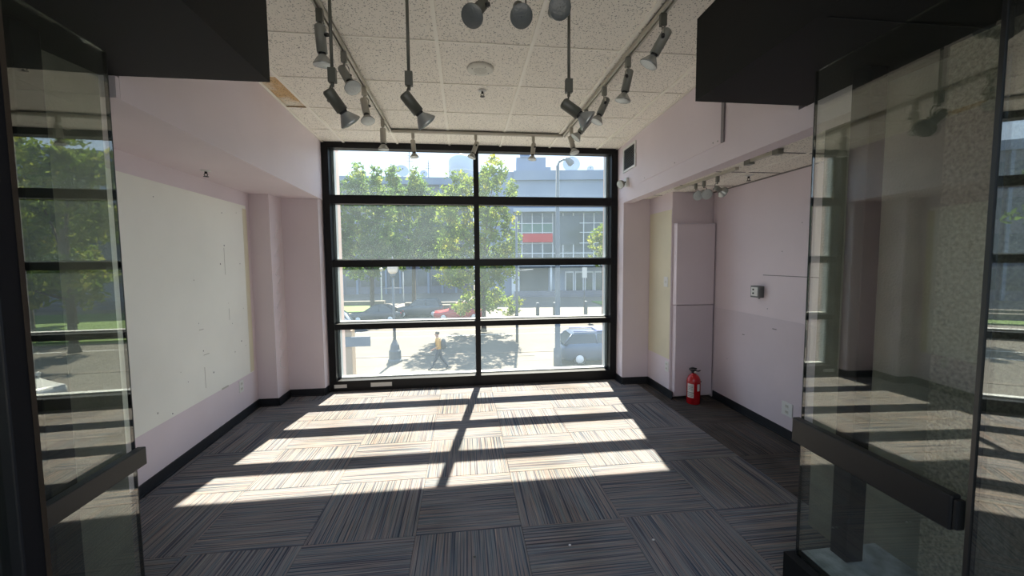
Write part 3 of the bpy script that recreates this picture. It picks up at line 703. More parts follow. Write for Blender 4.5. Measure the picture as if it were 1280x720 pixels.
def leafmat(name, a, b, c):
    m, t, bs = new(name); t.nodes.remove(bs); o = t.nodes['Material Output']
    g = N(t, 'ShaderNodeNewGeometry'); n = N(t, 'ShaderNodeTexNoise'); n.inputs['Scale'].default_value = 0.9; n.inputs['Detail'].default_value = 6
    t.links.new(g.outputs['Position'], n.inputs['Vector'])
    r = N(t, 'ShaderNodeValToRGB'); r.color_ramp.elements[0].position = .32; r.color_ramp.elements[0].color = (*a,1)
    r.color_ramp.elements[1].position = .68; r.color_ramp.elements[1].color = (*c,1); q = r.color_ramp.elements.new(.5); q.color = (*b,1)
    t.links.new(n.outputs['Fac'], r.inputs[0])
    d = N(t, 'ShaderNodeBsdfDiffuse'); tl = N(t, 'ShaderNodeBsdfTranslucent'); mx = N(t, 'ShaderNodeMixShader'); mx.inputs[0].default_value = 0.55
    t.links.new(r.outputs[0], d.inputs[0]); t.links.new(r.outputs[0], tl.inputs[0]); t.links.new(d.outputs[0], mx.inputs[1]); t.links.new(tl.outputs[0], mx.inputs[2])
    t.links.new(mx.outputs[0], o.inputs[0]); return m
LEAFY = leafmat('yellow_green_leaf', (0.06,0.11,0.02), (0.17,0.24,0.035), (0.36,0.34,0.06))  # yellow-green leaf colours mixed by noise
LEAFG = leafmat('green_leaf', (0.05,0.10,0.025), (0.12,0.20,0.05), (0.30,0.33,0.08))

# ground
struct(MB().box((-60,5.6,G-0.4),(60,21.2,G)).build('pavement', PAVE), 'pale sunlit pavement across the foreground outside')
struct(MB().box((-60,21.2,G-0.4),(60,34.0,G-0.10)).build('street', ROADM), 'pale asphalt street outside')
struct(MB().box((-60,21.2,G-0.1),(60,21.45,G+0.02)).build('kerb', KERB), 'near kerb of the street')
struct(MB().box((-60,33.7,G-0.1),(60,34.0,G+0.02)).build('kerb', KERB), 'far kerb of the street')
struct(MB().box((-60,34.0,G-0.4),(60,95,G)).build('plaza', PLAZA), 'sunlit plaza across the street')
struct(MB().box((-40,40.5,G),(-9.5,50,G+0.12)).build('lawn', LAWN), 'green lawn under the far trees')
struct(MB().box((15,29.5,G-0.05),(60,46,G+0.12)).build('lawn', LAWN), 'green lawn beside the far building')
for k, (y, x0, x1) in enumerate([(46.2,-30,-9),(43.0,-30,-14),(44.6,-6.5,0.5),(41.8,-3.0,2.2)]):
    tag(MB().box((0,0,0),(x1-x0,0.8,0.45)).build('planter_wall', PLAZA, loc=(x0,y,G+0.12 if k<2 else G)), ['long low stone planter wall behind the lawn','short low stone planter wall on the lawn','low stone planter wall behind the red car','low stone planter wall nearest the red car'][k], 'planter wall')
# pavement joints
for k in range(9):
    struct(MB().box((-12+k*2.6,12,G),(-11.97+k*2.6,21.2,G+0.004)).build('pavement_joint', KERB), 'dark joint between pavement slabs')
for k in range(3):
    struct(MB().box((-14,13.6+k*2.9,G),(14,13.63+k*2.9,G+0.004)).build('pavement_joint', KERB), 'dark cross joint between pavement slabs')
# road lines
for k, y in enumerate((27.3, 29.6)):
    struct(MB().box((-60,y,G-0.1),(60,y+0.10,G-0.094)).build('road_line', BTRIM), 'thin painted line along the street')
# building outside piers of our own facade
struct(MB().box((-2.3,5.20,G),(-1.565,5.42,5.5)).build('pillar_facade_left', PINK), 'pink rendered pier outside the left of the window')
struct(MB().box((1.925,5.20,G),(2.7,5.42,5.5)).build('pillar_facade_right', PINK), 'pink rendered pier outside the right of the window')

# ---- trees
def tree(name, label, base, blobs, nleaf, leaf, mat, trunk_top, trunk_r=0.18, group=None, seed=1, branches=7):
    rg = np.random.default_rng(seed)
    r = thing(name, label, 'tree', base, group=group)
    bl = np.array(blobs, float)            # cx,cy,cz,rx,ry,rz relative to base
    vol = (bl[:,3]*bl[:,4]*bl[:,5])**0.75; cnt = np.maximum(20, (nleaf*vol/vol.sum()).astype(int))
    V = []; 
    for b, n in zip(bl, cnt):
        # clumped twigs inside the ellipsoid
        nc = max(4, n//14)
        d = rg.normal(size=(nc,3)); d /= np.linalg.norm(d,axis=1)[:,None]
        rad = rg.uniform(0.35,1.05,nc)[:,None]
        cc = b[:3]+d*rad*b[3:6]
        p = np.repeat(cc, 14, 0)+rg.normal(size=(nc*14,3))*np.array([0.30,0.30,0.24])*leaf*2.6
        V.append(p)
    P = np.concatenate(V); n = len(P)
    a = rg.normal(size=(n,3)); a /= np.linalg.norm(a,axis=1)[:,None]
    c = rg.normal(size=(n,3)); c -= (c*a).sum(1)[:,None]*a; c /= np.linalg.norm(c,axis=1)[:,None]
    sz = leaf*rg.uniform(0.6,1.3,n)[:,None]
    q = np.stack([P-a*sz, P-c*sz*0.42+a*sz*0.1, P+a*sz, P+c*sz*0.42+a*sz*0.1], 1).reshape(-1,3)
    me = bpy.data.meshes.new('foliage'); me.vertices.add(len(q)); me.vertices.foreach_set('co', q.ravel())
    me.loops.add(4*n); me.loops.foreach_set('vertex_index', np.arange(4*n)); me.polygons.add(n)
    me.polygons.foreach_set('loop_start', np.arange(0,4*n,4)); me.polygons.foreach_set('loop_total', np.full(n,4)); me.update(); me.validate()
    me.materials.append(mat)
    o = bpy.data.objects.new('foliage', me); COL.objects.link(o); o.parent = r; o['kind'] = 'stuff'
    m = MB().lathe([(trunk_r*1.5,0),(trunk_r,0.5),(trunk_r*0.75,trunk_top)], (0,0,0), (0.02,0.01,1), 10)
    m.build('trunk', BARK, r)
    order = np.argsort(-vol)[:branches]
    for i in order:
        t0 = Vector((0,0,trunk_top*random.uniform(0.55,0.95))); t1 = Vector(bl[i,:3])
        if t1.z < t0.z: t0.z = max(0.8, t1.z-0.5)
        md = (t0+t1)/2+Vector((0,0,0.3))
        b = MB().cyl(t0,md,trunk_r*0.45,trunk_r*0.3,7).cyl(md,t1,trunk_r*0.3,trunk_r*0.12,7)
        b.build('branch', BARK, r)
    return r
def blobs_px(lst, Y, base, ky, ry=1.6, x0=579, kx=None):
    out = []
    kx = kx or ky
    for x, y, rx, rz in lst:
        X = (x-x0)*kx; Z = 1.557+2.155*(ky/0.0592)+(290-y)*ky
        out.append((X-base[0], random.uniform(-ry,ry)*0.5, Z-base[2], rx*kx*0.86, ry, rz*ky*0.86))
    return out
b0 = (1.3,28.0,G)
tree('street_tree', 'bright yellow-green street tree standing behind the centre mullion', b0,
    blobs_px([(617,222,20,26),(604,240,18,22),(576,238,22,28),(590,270,36,30),(560,262,22,22),(625,272,26,28),(570,305,30,30),(610,310,32,30),(640,300,14,18),(600,345,36,28),(565,340,22,22),(628,335,22,22),(615,375,30,20),(590,375,22,16),(636,318,14,20),(575,385,14,12),(640,240,10,14)], 28, b0, 0.0552), 15000, 0.15, LEAFY, 6.0, 0.16, 'street trees outside', 3, 10)
b1 = (-5.4,43.5,G); K1 = 0.0822
tree('street_tree', 'tall green tree behind the dark parked cars', b1,
    blobs_px([(512,300,40,30),(530,262,30,36),(500,255,26,36),(545,300,26,30),(520,228,14,22),(493,222,9,22),(556,250,14,22),(500,320,40,20),(540,325,26,18),(566,285,12,30)], 43.5, b1, K1), 14000, 0.20, LEAFG, 6.5, 0.22, 'street trees outside', 4)
b2 = (-8.6,38.5,G); K2 = 0.0726
tree('street_tree', 'tall spiry green tree nearest the left window jamb', b2,
    blobs_px([(445,300,34,36),(455,262,30,34),(430,262,20,40),(450,222,10,26),(470,226,9,26),(478,258,22,34),(440,232,10,22),(472,310,34,28),(425,310,16,36),(450,335,36,16),(486,300,20,30)], 38.5, b2, K2), 14000, 0.18, LEAFG, 6.0, 0.2, 'street trees outside', 5)
b3 = (11.2,31.5,G)
tree('street_tree', 'small young tree before the glass facade beside the right pier', b3,
    [(-0.7,0,6.4,0.6,0.6,0.9),(0,0,7.2,0.7,0.6,0.9),(0.3,0.2,5.8,0.9,0.7,0.8),(-0.5,-0.1,5.0,0.6,0.6,0.5),(0.9,0,6.6,0.7,0.7,0.9)], 1800, 0.13, LEAFY, 5.0, 0.08, 'street trees outside', 6, 4)
b4 = (4.2,33.0,G)
tree('young_shrub', 'small bright shrub by the kerb under the centre tree', b4,
    [(0,0,1.0,0.7,0.6,0.55),(0.35,0,1.5,0.4,0.4,0.45),(-0.5,0,0.7,0.5,0.4,0.35)], 600, 0.12, LEAFY, 0.7, 0.05, None, 7, 3)
# trees to both sides of the view (they show in the glass screens)
for k, (x, y, h, lb, s) in enumerate([(17.2,26.5,11.5,'broad green tree right of the building, mirrored in the left glass screen',11),(22.8,31.0,12.5,'green tree furthest right, mirrored at the edge of the left glass screen',12),(26.0,38.5,14.0,'green tree behind the right lawn, mirrored in the left glass screen',13),(-16.5,30.0,10.5,'broad green tree left of the view, mirrored in the glass door',14),(-24.0,33.0,10.0,'green tree furthest left, mirrored in the right glass screen',15)]):
    rr = random.Random(s); bl = []
    for q in range(16):
        a = rr.uniform(0,6.28); d = rr.uniform(0.2,3.0); z = rr.uniform(0.30,0.95)*h
        bl.append((math.cos(a)*d, math.sin(a)*d, z, rr.uniform(1.0,1.7)*(1.2-z/h*0.5), rr.uniform(1.0,1.6), rr.uniform(0.9,1.5)))
    tree('street_tree', lb, (x,y,G), bl, 9000, 0.22, LEAFY if k < 3 else LEAFG, h*0.6, 0.2, 'street trees outside', s, 5)

# ---- street lamp
r = thing('street_lamp', 'ornate street lamp with a pale globe and wide flared base', 'street lamp', (-3.48,20.2,G))
MB().lathe([(0.36,0),(0.36,0.10),(0.30,0.16),(0.29,0.55),(0.24,0.62),(0.20,0.85),(0.12,1.0),(0.09,1.1)], (0,0,0), (0,0,1), 8, smooth=False).build('base', POLEM, r)
MB().lathe([(0.075,1.08),(0.06,2.6),(0.05,4.25)], (0,0,0), (0,0,1), 12).build('pole', POLEM, r)
MB().lathe([(0.06,4.2),(0.11,4.26),(0.14,4.34),(0.10,4.36)], (0,0,0), (0,0,1), 14).build('globe_fitter', POLEM, r)
MB().lathe([(0.10,4.35),(0.22,4.46),(0.27,4.64),(0.24,4.82),(0.14,4.94)], (0,0,0), (0,0,1), 18).build('globe', GLOBE, r)
MB().lathe([(0.16,4.93),(0.10,5.03),(0.03,5.08),(0.02,5.22)], (0,0,0), (0,0,1), 14).build('cap', POLEM, r)
MB().tube([(-0.45,0,3.66),(0.45,0,3.66)], 0.018, 8).build('banner_arm', POLEM, r)
# second smaller far twin lamps
for k, (x, y) in enumerate(((-9.8,49),(-7.4,50))):
    r = thing('street_lamp', ['thin far lamp post with a pale globe, nearest the left jamb','thin far lamp post with a pale globe, left of the ornate lamp'][k], 'street lamp', (x,y,G), group='far plaza lamps')
    MB().cyl((0,0,0),(0,0,3.9),0.08,0.05,8).build('pole', BTRIM, r); MB().sphere((0,0,4.05),0.24,10,8).build('globe', GLOBE, r)
# ---- tall street pole with cobra head
r = thing('street_light_pole', 'tall grey street light pole before the far building', 'street light', (4.23,17.9,G))
MB().lathe([(0.19,0),(0.19,0.9),(0.13,0.95),(0.11,5),(0.075,9.2)], (0,0,0), (0,0,1), 12).build('pole', POLEM, r)
MB().tube([(0,0,9.15),(0.06,0,9.35),(0.25,0,9.47),(0.5,0,9.48)], 0.045, 8).build('arm', POLEM, r)
MB().lathe([(0.05,0),(0.13,0.10),(0.16,0.34),(0.10,0.42)], (0.40,0,9.56), (0.5,0,-0.55), 12).build('lamp_head', POLEM, r)
r = thing('street_light_pole', 'slim dark signal pole half hidden by the centre tree', 'street light', (3.15,24.0,G))
MB().cyl((0,0,0),(0,0,7.6),0.09,0.07,10).build('pole', POLEM, r)
MB().tube([(0,0,4.35),(1.0,0,4.42)], 0.04, 8).build('arm', POLEM, r)
# ---- bollards and small posts
for k, (x, y, h) in enumerate([(6.58,35.7,1.15),(10.55,33.95,1.4),(8.05,35.2,1.2)]):
    tag(MB().lathe([(0.16,0),(0.16,h-0.06),(0.10,h)], (0,0,0), (0,0,1), 12).build('bollard', POLEM, loc=(x,y,G)), ['grey bollard standing alone on the plaza','grey bollard next to the sign post','pale bollard beside the tall street pole'][k], 'bollard')
r = thing('sign_post', 'thin sign post with a small pale sign by the crossing', 'sign', (10.3,33.6,G))
MB().cyl((0,0,0),(0,0,4.4),0.045,n=8).build('post', POLEM, r); MB().cbox((0,-0.06,3.9),(0.42,0.02,0.9)).build('sign_plate', BTRIM, r)
r = thing('stair_rail', 'pale paired posts with a sloping handrail beside the right pier', 'railing', (12.0,33.2,G))
for x in (0,0.45): MB().cyl((x,0,0),(x,0,4.3),0.06,n=8).build('post', BTRIM, r)
MB().tube([(0.45,0,1.5),(1.5,-0.6,0.7)],0.03).build('handrail', POLEM, r); MB().tube([(0.45,0,0.9),(1.5,-0.6,0.1)],0.03).build('handrail', POLEM, r)
# ---- kiosk at the left
r = thing('street_kiosk', 'tan kiosk with a sloping white-framed canopy and blue-grey sign at the left jamb', 'kiosk', (-5.12,17.9,G))
MB().box((-0.30,-0.28,0),(0.30,0.28,2.05)).build('body', TAN, r, bevel=0.03)
MB().box((-0.15,-0.36,1.36),(1.08,-0.30,1.78)).build('sign_board', SIGNB, r)
MB().tube([(-0.45,-0.25,3.16),(0.05,-0.25,2.78),(0.28,-0.25,2.42)],0.05).tube([(-0.45,-0.25,2.72),(0.28,-0.25,2.42)],0.045).build('canopy_frame', BTRIM, r)
MB().prism_y([(-0.5,2.72),(0.26,2.42),(0.05,2.76),(-0.5,3.14)], -0.22, 0.24).build('canopy_glass', CARGLASS, r)
MB().box((-0.6,-0.26,2.0),(0.26,0.26,2.42)).build('canopy_box', TAN, r)

# ---- cars
def car(name, label, loc, rz, paint, L=4.4, Wd=1.78, Hh=1.48, suv=False, rack=None, group='cars in the street'):
    r = thing(name, label, 'car', loc, rz, group)
    w = Wd/2; hl = L/2
    zb = 0.22; belt = 0.92 if not suv else 1.02; hood = belt-0.14
    prof = [(-hl,0.42,0.58),(-hl+0.06,zb+0.05,0.72),(-hl+0.5,zb,hood-0.06),(-hl+1.15,zb,hood+0.06),(-hl+1.35,zb,belt),(0,zb,belt+0.02),(hl-0.75,zb,belt+0.02),(hl-0.35,zb,belt-(0.0 if suv else 0.04)),(hl-0.05,zb+0.06,belt-0.12),(hl,0.42,0.74)]
    vs = []; fs = []; nn = 8
    for i,(x,z0,z1) in enumerate(prof):
        t = min(1, min(i, len(prof)-1-i)/2.0); ww = w*(0.80+0.20*t)
        vs += [(x,-ww*0.90,z0),(x,-ww,z0+(z1-z0)*0.25),(x,-ww,z0+(z1-z0)*0.75),(x,-ww*0.90,z1),(x,ww*0.90,z1),(x,ww,z0+(z1-z0)*0.75),(x,ww,z0+(z1-z0)*0.25),(x,ww*0.90,z0)]
    for i in range(len(prof)-1):
        for k in range(nn): fs.append((i*nn+k,(i+1)*nn+k,(i+1)*nn+(k+1)%nn,i*nn+(k+1)%nn))
    fs += [tuple(range(nn)), tuple(range((len(prof)-1)*nn+nn-1,(len(prof)-1)*nn-1,-1))]
    MB().add(vs, fs, True).build('body', paint, r)
    # greenhouse
    x0, x1, x2, x3 = -hl+1.25, -hl+1.95, hl-(0.55 if suv else 1.15), hl-(0.12 if suv else 0.45)
    gb = w*0.88; gt = w*0.70
    z0, z1 = belt, Hh-0.05
    g = [(x0,-gb,z0),(x3,-gb,z0),(x3,gb,z0),(x0,gb,z0),(x1,-gt,z1),(x2,-gt,z1),(x2,gt,z1),(x1,gt,z1)]
    MB().add(g, [(0,1,5,4),(1,2,6,5),(2,3,7,6),(3,0,4,7),(4,5,6,7)]).build('window_band', CARGLASS, r)
    MB().add([(x1-0.05,-gt*1.02,z1-0.02),(x2+0.05,-gt*1.02,z1-0.02),(x2+0.05,gt*1.02,z1-0.02),(x1-0.05,gt*1.02,z1-0.02),(x1+0.12,-gt*0.86,Hh),(x2-0.1,-gt*0.86,Hh),(x2-0.1,gt*0.86,Hh),(x1+0.12,gt*0.86,Hh)],
        [(0,1,5,4),(1,2,6,5),(2,3,7,6),(3,0,4,7),(4,5,6,7),(3,2,1,0)]).build('roof', paint, r)
    for s in (-1,1):
        for (xa,xb) in ((x0,x1),(x3,x2)):
            MB().cyl((xa,s*gb,z0),(xb,s*gt*1.01,z1),0.04,n=6).build('roof_pillar', paint, r)
        xm = (x1+x2)/2-0.05
        MB().cyl((xm,s*gb*1.0,z0),(xm,s*gt*1.02,z1),0.035,n=6).build('roof_pillar', paint, r)
        MB().sphere((x0+0.30,s*(w+0.05),belt+0.05),0.09,10,6,(0.7,0.9,0.8)).build('wing_mirror', paint, r)
        MB().cbox((-hl+0.07,s*w*0.62,0.64),(0.10,0.34,0.14)).build('headlight', BTRIM, r)
        MB().cbox((hl-0.05,s*w*0.66,0.74),(0.10,0.26,0.14)).build('tail_light', REDS, r)
        for x in (-hl+0.82, hl-0.85):
            wh = MB().lathe([(0.22,-0.10),(0.31,-0.08),(0.325,0),(0.31,0.08),(0.22,0.10)], (x,s*(w-0.10),0.325), (0,1,0), 20).build('wheel', RUBBER, r)
            MB().lathe([(0.20,0.0),(0.19,0.02),(0.05,0.03),(0.002,0.035)], (x,s*(w-0.005),0.325), (0,s,0), 14).build('rim', ALU, wh)
    if rack:
        for s in (-1,1): MB().cyl((x1+0.1,s*gt*0.8,Hh+0.05),(x2-0.1,s*gt*0.8,Hh+0.05),0.025,n=6).build('roof_rail', rack, r)
        MB().box((x1+0.25,-gt*0.75,Hh),(x1+0.95,gt*0.75,Hh+0.10)).build('roof_box', rack, r, bevel=0.03)
    return r
PBLUE = plain('blue_grey_car_paint', (0.06, 0.085, 0.13), 0.25, spec=0.7); PDARK = plain('dark_car_paint', (0.03,0.035,0.045), 0.25, spec=0.7)
PRED = plain('red_car_paint', (0.34,0.03,0.035), 0.3, spec=0.6); PSILV = plain('silver_car_paint', (0.50,0.50,0.50), 0.3, spec=0.6); PWHITE = plain('white_car_paint', (0.62,0.62,0.60), 0.3)
PDARK2 = plain('grey_car_paint', (0.07,0.08,0.09), 0.3, spec=0.7)
car('parked_car', 'blue-grey estate car with a roof box parked below the right panes', (6.85,18.9,G), math.pi-0.03, PBLUE, 4.7, 1.85, 1.52, True, plain('blue_roof_box',(0.10,0.13,0.30),0.4))
car('parked_car', 'dark saloon car parked left of the ornate street lamp', (-7.3,34.2,G), 0, PDARK, 4.2, 1.75, 1.42)
car('parked_car', 'dark grey estate car parked right of the ornate street lamp', (-4.1,36.9,G), 0.0, PDARK2, 4.3, 1.8, 1.60, True)
car('parked_car', 'red car half hidden by the centre tree', (-0.5,34.4,G), 0.0, PRED, 4.2, 1.75, 1.40)
car('parked_car', 'white car parked beyond the blue-grey one, mirrored in the left glass screen', (12.6,16.8,G), 0.35, PWHITE, 4.4, 1.8, 1.45)

# ---- far right building
BR = thing('shop_building', 'wide pale blue building with a glass front and roof dishes', 'building', (7.3,56.6,G), rz=-0.12)
BL_ = 34.0; BH = 17.4
MB().box((-5.5,0.0,0),(BL_,20,BH)).build('wall', BWALL, BR)
MB().box((-0.2,-0.35,BH-1.2),(BL_,0.0,BH+0.1)).build('parapet', BWALL, BR)
MB().box((-0.2,-0.20,BH-4.6),(BL_,0.0,BH-4.3)).build('string_course', BTRIM, BR)
MB().box((-0.3,-1.4,BH-5.7),(BL_,0.0,BH-5.2)).build('canopy', plain('pale_canopy',(0.34,0.37,0.42),0.7), BR)
MB().box((0.0,-0.05,4.6),(BL_,-0.0,11.4)).build('glass_wall', BGLASS, BR)
for k in range(12):
    x = 0.9+k*1.45
    MB().box((x-0.06,-0.22,4.2),(x+0.06,-0.04,11.6)).build('mullion', BTRIM, BR)
for z in (6.0,7.4,8.9,10.2): MB().box((0,-0.16,z-0.05),(18,-0.05,z+0.05)).build('transom', BTRIM, BR)
for k in range(11):
    for q, (za, zb_) in enumerate(((4.7,5.95),(6.05,7.35),(7.45,8.85),(8.95,10.15))):
        x = 0.9+k*1.45
        MB().box((x+0.06,-0.10,za),(x+1.39,-0.06,zb_)).build('window_pane', GGLASS if (q == 3 and k < 4) else BGLASS, BR)
MB().box((1.0,-0.5,7.55),(5.2,-0.12,8.75)).build('red_sign', REDS, BR, label='plain red sign band')
MB().box((5.3,-0.3,7.2),(9.0,-0.12,11.2)).build('dark_screen', BGLASS, BR)
MB().box((-0.6,-1.0,0),(0.5,0.0,4.8)).build('pilaster', BTRIM, BR)
for k, x in enumerate((4.9,6.0,12.5,13.2)): MB().cyl((x,-1.2,0),(x,-1.2,4.4),0.16,n=10).build('column', BTRIM, BR)
MB().box((-0.6,-1.6,4.2),(BL_,0.0,4.7)).build('canopy', BTRIM, BR)
MB().box((0.6,-0.12,0.0),(4.6,-0.02,3.9)).build('shutter', GRILLE, BR)
for k in range(4): MB().box((7.0+k*1.4,-0.14,0.0),(8.25+k*1.4,-0.02,3.4)).build('door', BTRIM, BR)
for k in range(4): MB().box((7.15+k*1.4,-0.17,0.3),(8.10+k*1.4,-0.14,3.2)).build('door_pane', BGLASS, BR)
MB().box((-0.2,-2.6,0),(BL_,-0.15,0.35)).build('step', BWALL2, BR); MB().box((-0.2,-1.8,0.35),(BL_,-0.15,0.7)).build('step', BWALL2, BR)
MB().box((0.2,2.5,BH),(4.5,8,BH+2.6)).build('penthouse', BWALL, BR); MB().box((0.8,2.3,BH+2.6),(2.2,6,BH+3.6)).build('penthouse_top', BWALL, BR); MB().box((4.5,3,BH),(5.3,8,BH+1.3)).build('penthouse_step', BWALL, BR)
def dish(parent, x, y, z, R, aim, name='dish'):
    aim = Vector(aim).normalized()
    o = MB().lathe([(0.02,0),(R*0.5,R*0.08),(R*0.85,R*0.22),(R,R*0.32)], (x,y,z), aim, 22, caps=False)
    o.lathe([(0.02,0.03),(R*0.5,R*0.08+0.03),(R*0.85,R*0.22+0.03),(R,R*0.32+0.02)], (x,y,z), aim, 22, caps=False)
    return o
def dish_thing(label, loc, R, aim, h):
    r = thing('satellite_dish', label, 'satellite dish', loc, group='satellite dishes on the roofs')
    dish(None,0,0,h,R,aim).build('dish', DISHM, r); MB().cyl((0,0.1,0),(0,0.1,h),0.09*R,n=8).build('mast', POLEM, r)
    a = Vector(aim).normalized(); MB().tube([Vector((0,0,h))+a*R*0.7, Vector((0,0,h))+a*R*1.0],0.07).build('receiver', POLEM, r)
    return r
dish_thing('large round satellite dish on the roof right of the street pole', (15.6,57.5,G+BH+0.01), 1.25, (-0.2,-1,0.35), 1.2)
dish_thing('small satellite dish on the roof close to the right pier', (18.3,57.0,G+BH+0.01), 0.5, (-0.3,-1,0.3), 0.62)
# ---- far left building
B2 = thing('office_building', 'long dark low-rise building behind the left trees', 'building', (-34,64,G))
MB().box((0,0,0),(35.5,14,17.6)).build('wall', BWALL2, B2)
MB().box((0,-0.4,16.8),(35.6,0,17.9)).build('parapet', BWALL, B2)
for q in range(4):
    for k in range(16):
        MB().box((1+k*2.15,-0.08,1.2+q*4.0),(2.4+k*2.15,0.0,3.6+q*4.0)).build('window', BGLASS, B2)
for k in range(17): MB().box((0.3+k*2.15,-0.25,0),(0.6+k*2.15,0.0,16.8)).build('pilaster', BWALL, B2)
r = thing('roof_tank', 'large pale round tank on the roof behind the centre tree', 'tank', (-0.2,66,G+17.61))
MB().lathe([(2.0,0),(2.0,3.4),(1.6,4.1),(0.3,4.5)], (0,0,0), (0,0,1), 24).build('shell', DISHM, r)
MB().lathe([(2.06,1.6),(2.06,1.75)], (0,0,0), (0,0,1), 24).build('band', BTRIM, r)
dish_thing('dark satellite dish on the roof above the left trees', (-9.3,64.5,G+17.61), 1.0, (0.3,-1,0.4), 1.2)
dish_thing('small satellite dish on the roof left of the roof tank', (-6.0,64.5,G+17.61), 0.6, (0.2,-1,0.3), 0.9)
for k, (x, h) in enumerate(((-8.2,5.0),(-5.3,3.2))):
    r = thing('roof_antenna', ['tall roof antenna mast beside the dark dish','short roof antenna mast beside the small dish'][k], 'antenna', (x,65,G+17.61))
    MB().cyl((0,0,0),(0,0,h),0.08,0.05,6).build('mast', POLEM, r)
    for q in range(3): MB().tube([(-0.5+0.1*q,0,h*0.6+q*0.4),(0.5-0.1*q,0,h*0.6+q*0.4)],0.04,6).build('element', POLEM, r)

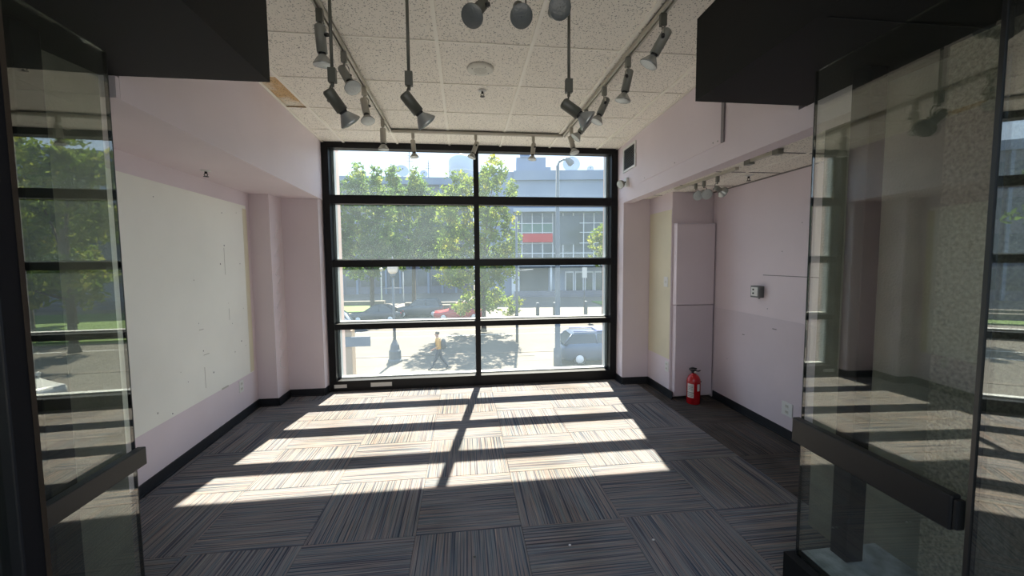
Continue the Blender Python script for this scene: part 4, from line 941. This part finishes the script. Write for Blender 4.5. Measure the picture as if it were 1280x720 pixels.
# ---- walking person
def person(loc):
    nodes = {}; edges = []; rad = {}
    def J(n, p, r, link=None):
        nodes[n] = p; rad[n] = r
        if link: edges.append((link, n))
    J('pelvis',(0.02,0,0.96),(0.15,0.14)); J('waist',(0.0,0,1.10),(0.145,0.135),'pelvis'); J('chest',(-0.03,0,1.32),(0.165,0.155),'waist')
    J('collar',(-0.04,0,1.45),(0.10,0.08),'chest'); J('neck',(-0.055,0,1.53),(0.055,0.055),'collar'); J('skull0',(-0.075,0,1.60),(0.075,0.085),'neck'); J('skull1',(-0.07,0,1.69),(0.085,0.095),'skull0'); J('crown',(-0.06,0,1.745),(0.055,0.06),'skull1')
    J('nose',(-0.175,0,1.645),(0.014,0.014),'skull0')
    for s, t in ((-1,'n'),(1,'f')):
        fwd = -1 if s < 0 else 1
        J('sh'+t,(-0.035,s*0.185,1.42),(0.065,0.065),'collar')
        el = (0.02,s*0.235,1.14) if s < 0 else (0.10,s*0.22,1.15)
        wr_ = (-0.20,s*0.235,1.03) if s < 0 else (-0.02,s*0.24,0.93)
        J('el'+t,el,(0.047,0.047),'sh'+t); J('wr'+t,wr_,(0.032,0.032),'el'+t)
        d = (Vector(wr_)-Vector(el)).normalized(); u = Vector((0,1,0)); v = d.cross(u)
        pm = Vector(wr_)+d*0.07; J('palm'+t,tuple(pm),(0.034,0.022),'wr'+t)
        for k, ln in enumerate((0.075,0.085,0.08,0.06)):
            b = pm+d*0.03+v*(0.027-0.018*k); e1 = b+d*ln*0.5+u*s*-0.008; e2 = b+d*ln*0.85+u*s*-0.028
            J('f%d%s'%(k,t),tuple(e1),(0.010,0.010),'palm'+t); J('g%d%s'%(k,t),tuple(e2),(0.008,0.008),'f%d%s'%(k,t))
        th = Vector(wr_)+d*0.04+v*0.045; J('t0'+t,tuple(th),(0.011,0.011),'palm'+t); J('t1'+t,tuple(th+d*0.035+v*0.008),(0.009,0.009),'t0'+t)
        if s < 0: kn, an, to = (-0.13,-0.095,0.53),(-0.33,-0.095,0.115),(-0.50,-0.10,0.05)
        else: kn, an, to = (0.12,0.095,0.52),(0.40,0.095,0.15),(0.31,0.10,0.042)
        J('hip'+t,(0.0,s*0.095,0.90),(0.11,0.105),'pelvis'); J('kn'+t,kn,(0.075,0.075),'hip'+t); J('an'+t,an,(0.045,0.045),'kn'+t); J('to'+t,to,(0.042,0.034),'an'+t)
    names = list(nodes); ix = {n:i for i,n in enumerate(names)}
    me = bpy.data.meshes.new('skeleton'); me.from_pydata([nodes[n] for n in names], [(ix[a],ix[b]) for a,b in edges], [])
    o = bpy.data.objects.new('skeleton', me); COL.objects.link(o)
    sk = o.modifiers.new('skin','SKIN'); sk.use_smooth_shade = True
    o.modifiers.new('sub','SUBSURF').levels = 2
    for n in names: me.skin_vertices[0].data[ix[n]].radius = rad[n]
    for n in names: me.skin_vertices[0].data[ix[n]].use_root = (n == 'pelvis')
    dg = bpy.context.evaluated_depsgraph_get(); ev = o.evaluated_get(dg); nm = bpy.data.meshes.new_from_object(ev)
    bpy.data.objects.remove(o)
    mats = [plain('mustard_shirt',(0.50,0.27,0.06),0.9), plain('slate_trousers',(0.045,0.055,0.075),0.9), plain('skin',(0.38,0.22,0.15),0.6), plain('dark_shoes',(0.03,0.03,0.04),0.6)]
    for m_ in mats: nm.materials.append(m_)
    for p in nm.polygons:
        c = p.center; armfar = abs(c.y) > 0.205
        wrist = (abs(c.y) > 0.195 and (c.z < 1.10) and c.z > 0.78)
        p.material_index = 3 if c.z < 0.11 and True else 2 if (c.z > 1.50 or wrist) else 1 if (c.z < 0.99) else 0
        p.use_smooth = True
    zmin = min(v.co.z for v in nm.vertices)
    b = bpy.data.objects.new('person', nm); COL.objects.link(b); b.location = (loc[0],loc[1],loc[2]-zmin)
    tag(b, 'person in a mustard shirt and dark trousers walking left with a backpack', 'person')
    hr = plain('dark_hair',(0.03,0.022,0.018),0.7)
    m = MB().sphere((-0.045,0,1.715),0.105,14,10,(0.95,0.92,0.78)); m.build('hair', hr, b)
    for s in (-1,1):
        MB().sphere((-0.150,s*0.032,1.655),0.010,8,6).build('eye', NECK, b)
        MB().sphere((-0.065,s*0.088,1.635),0.026,8,6,(0.7,0.35,1)).build('ear', mats[2], b)
    MB().cbox((-0.150,0,1.598),(0.012,0.045,0.010)).build('mouth', plain('lips',(0.28,0.10,0.09),0.6), b)
    bp_ = tag(MB().sphere((0,0,0),0.25,16,12,(0.52,0.62,1.05)).build('backpack', plain('charcoal_backpack',(0.05,0.055,0.065),0.8), loc=(loc[0]+0.22,loc[1],loc[2]-zmin+1.20)), 'charcoal backpack worn by the walking person', 'backpack')
    MB().sphere((0.09,0,-0.08),0.14,12,8,(0.5,0.8,0.9)).build('front_pocket', bpy.data.materials['charcoal_backpack'], bp_)
    for s in (-1,1): MB().tube([(-0.11,s*0.10,0.20),(-0.24,s*0.11,0.27),(-0.375,s*0.10,0.12),(-0.36,s*0.12,-0.05),(-0.20,s*0.15,-0.12)],0.016,6).build('strap', bpy.data.materials['charcoal_backpack'], bp_)
person((-1.22,18.45,G))
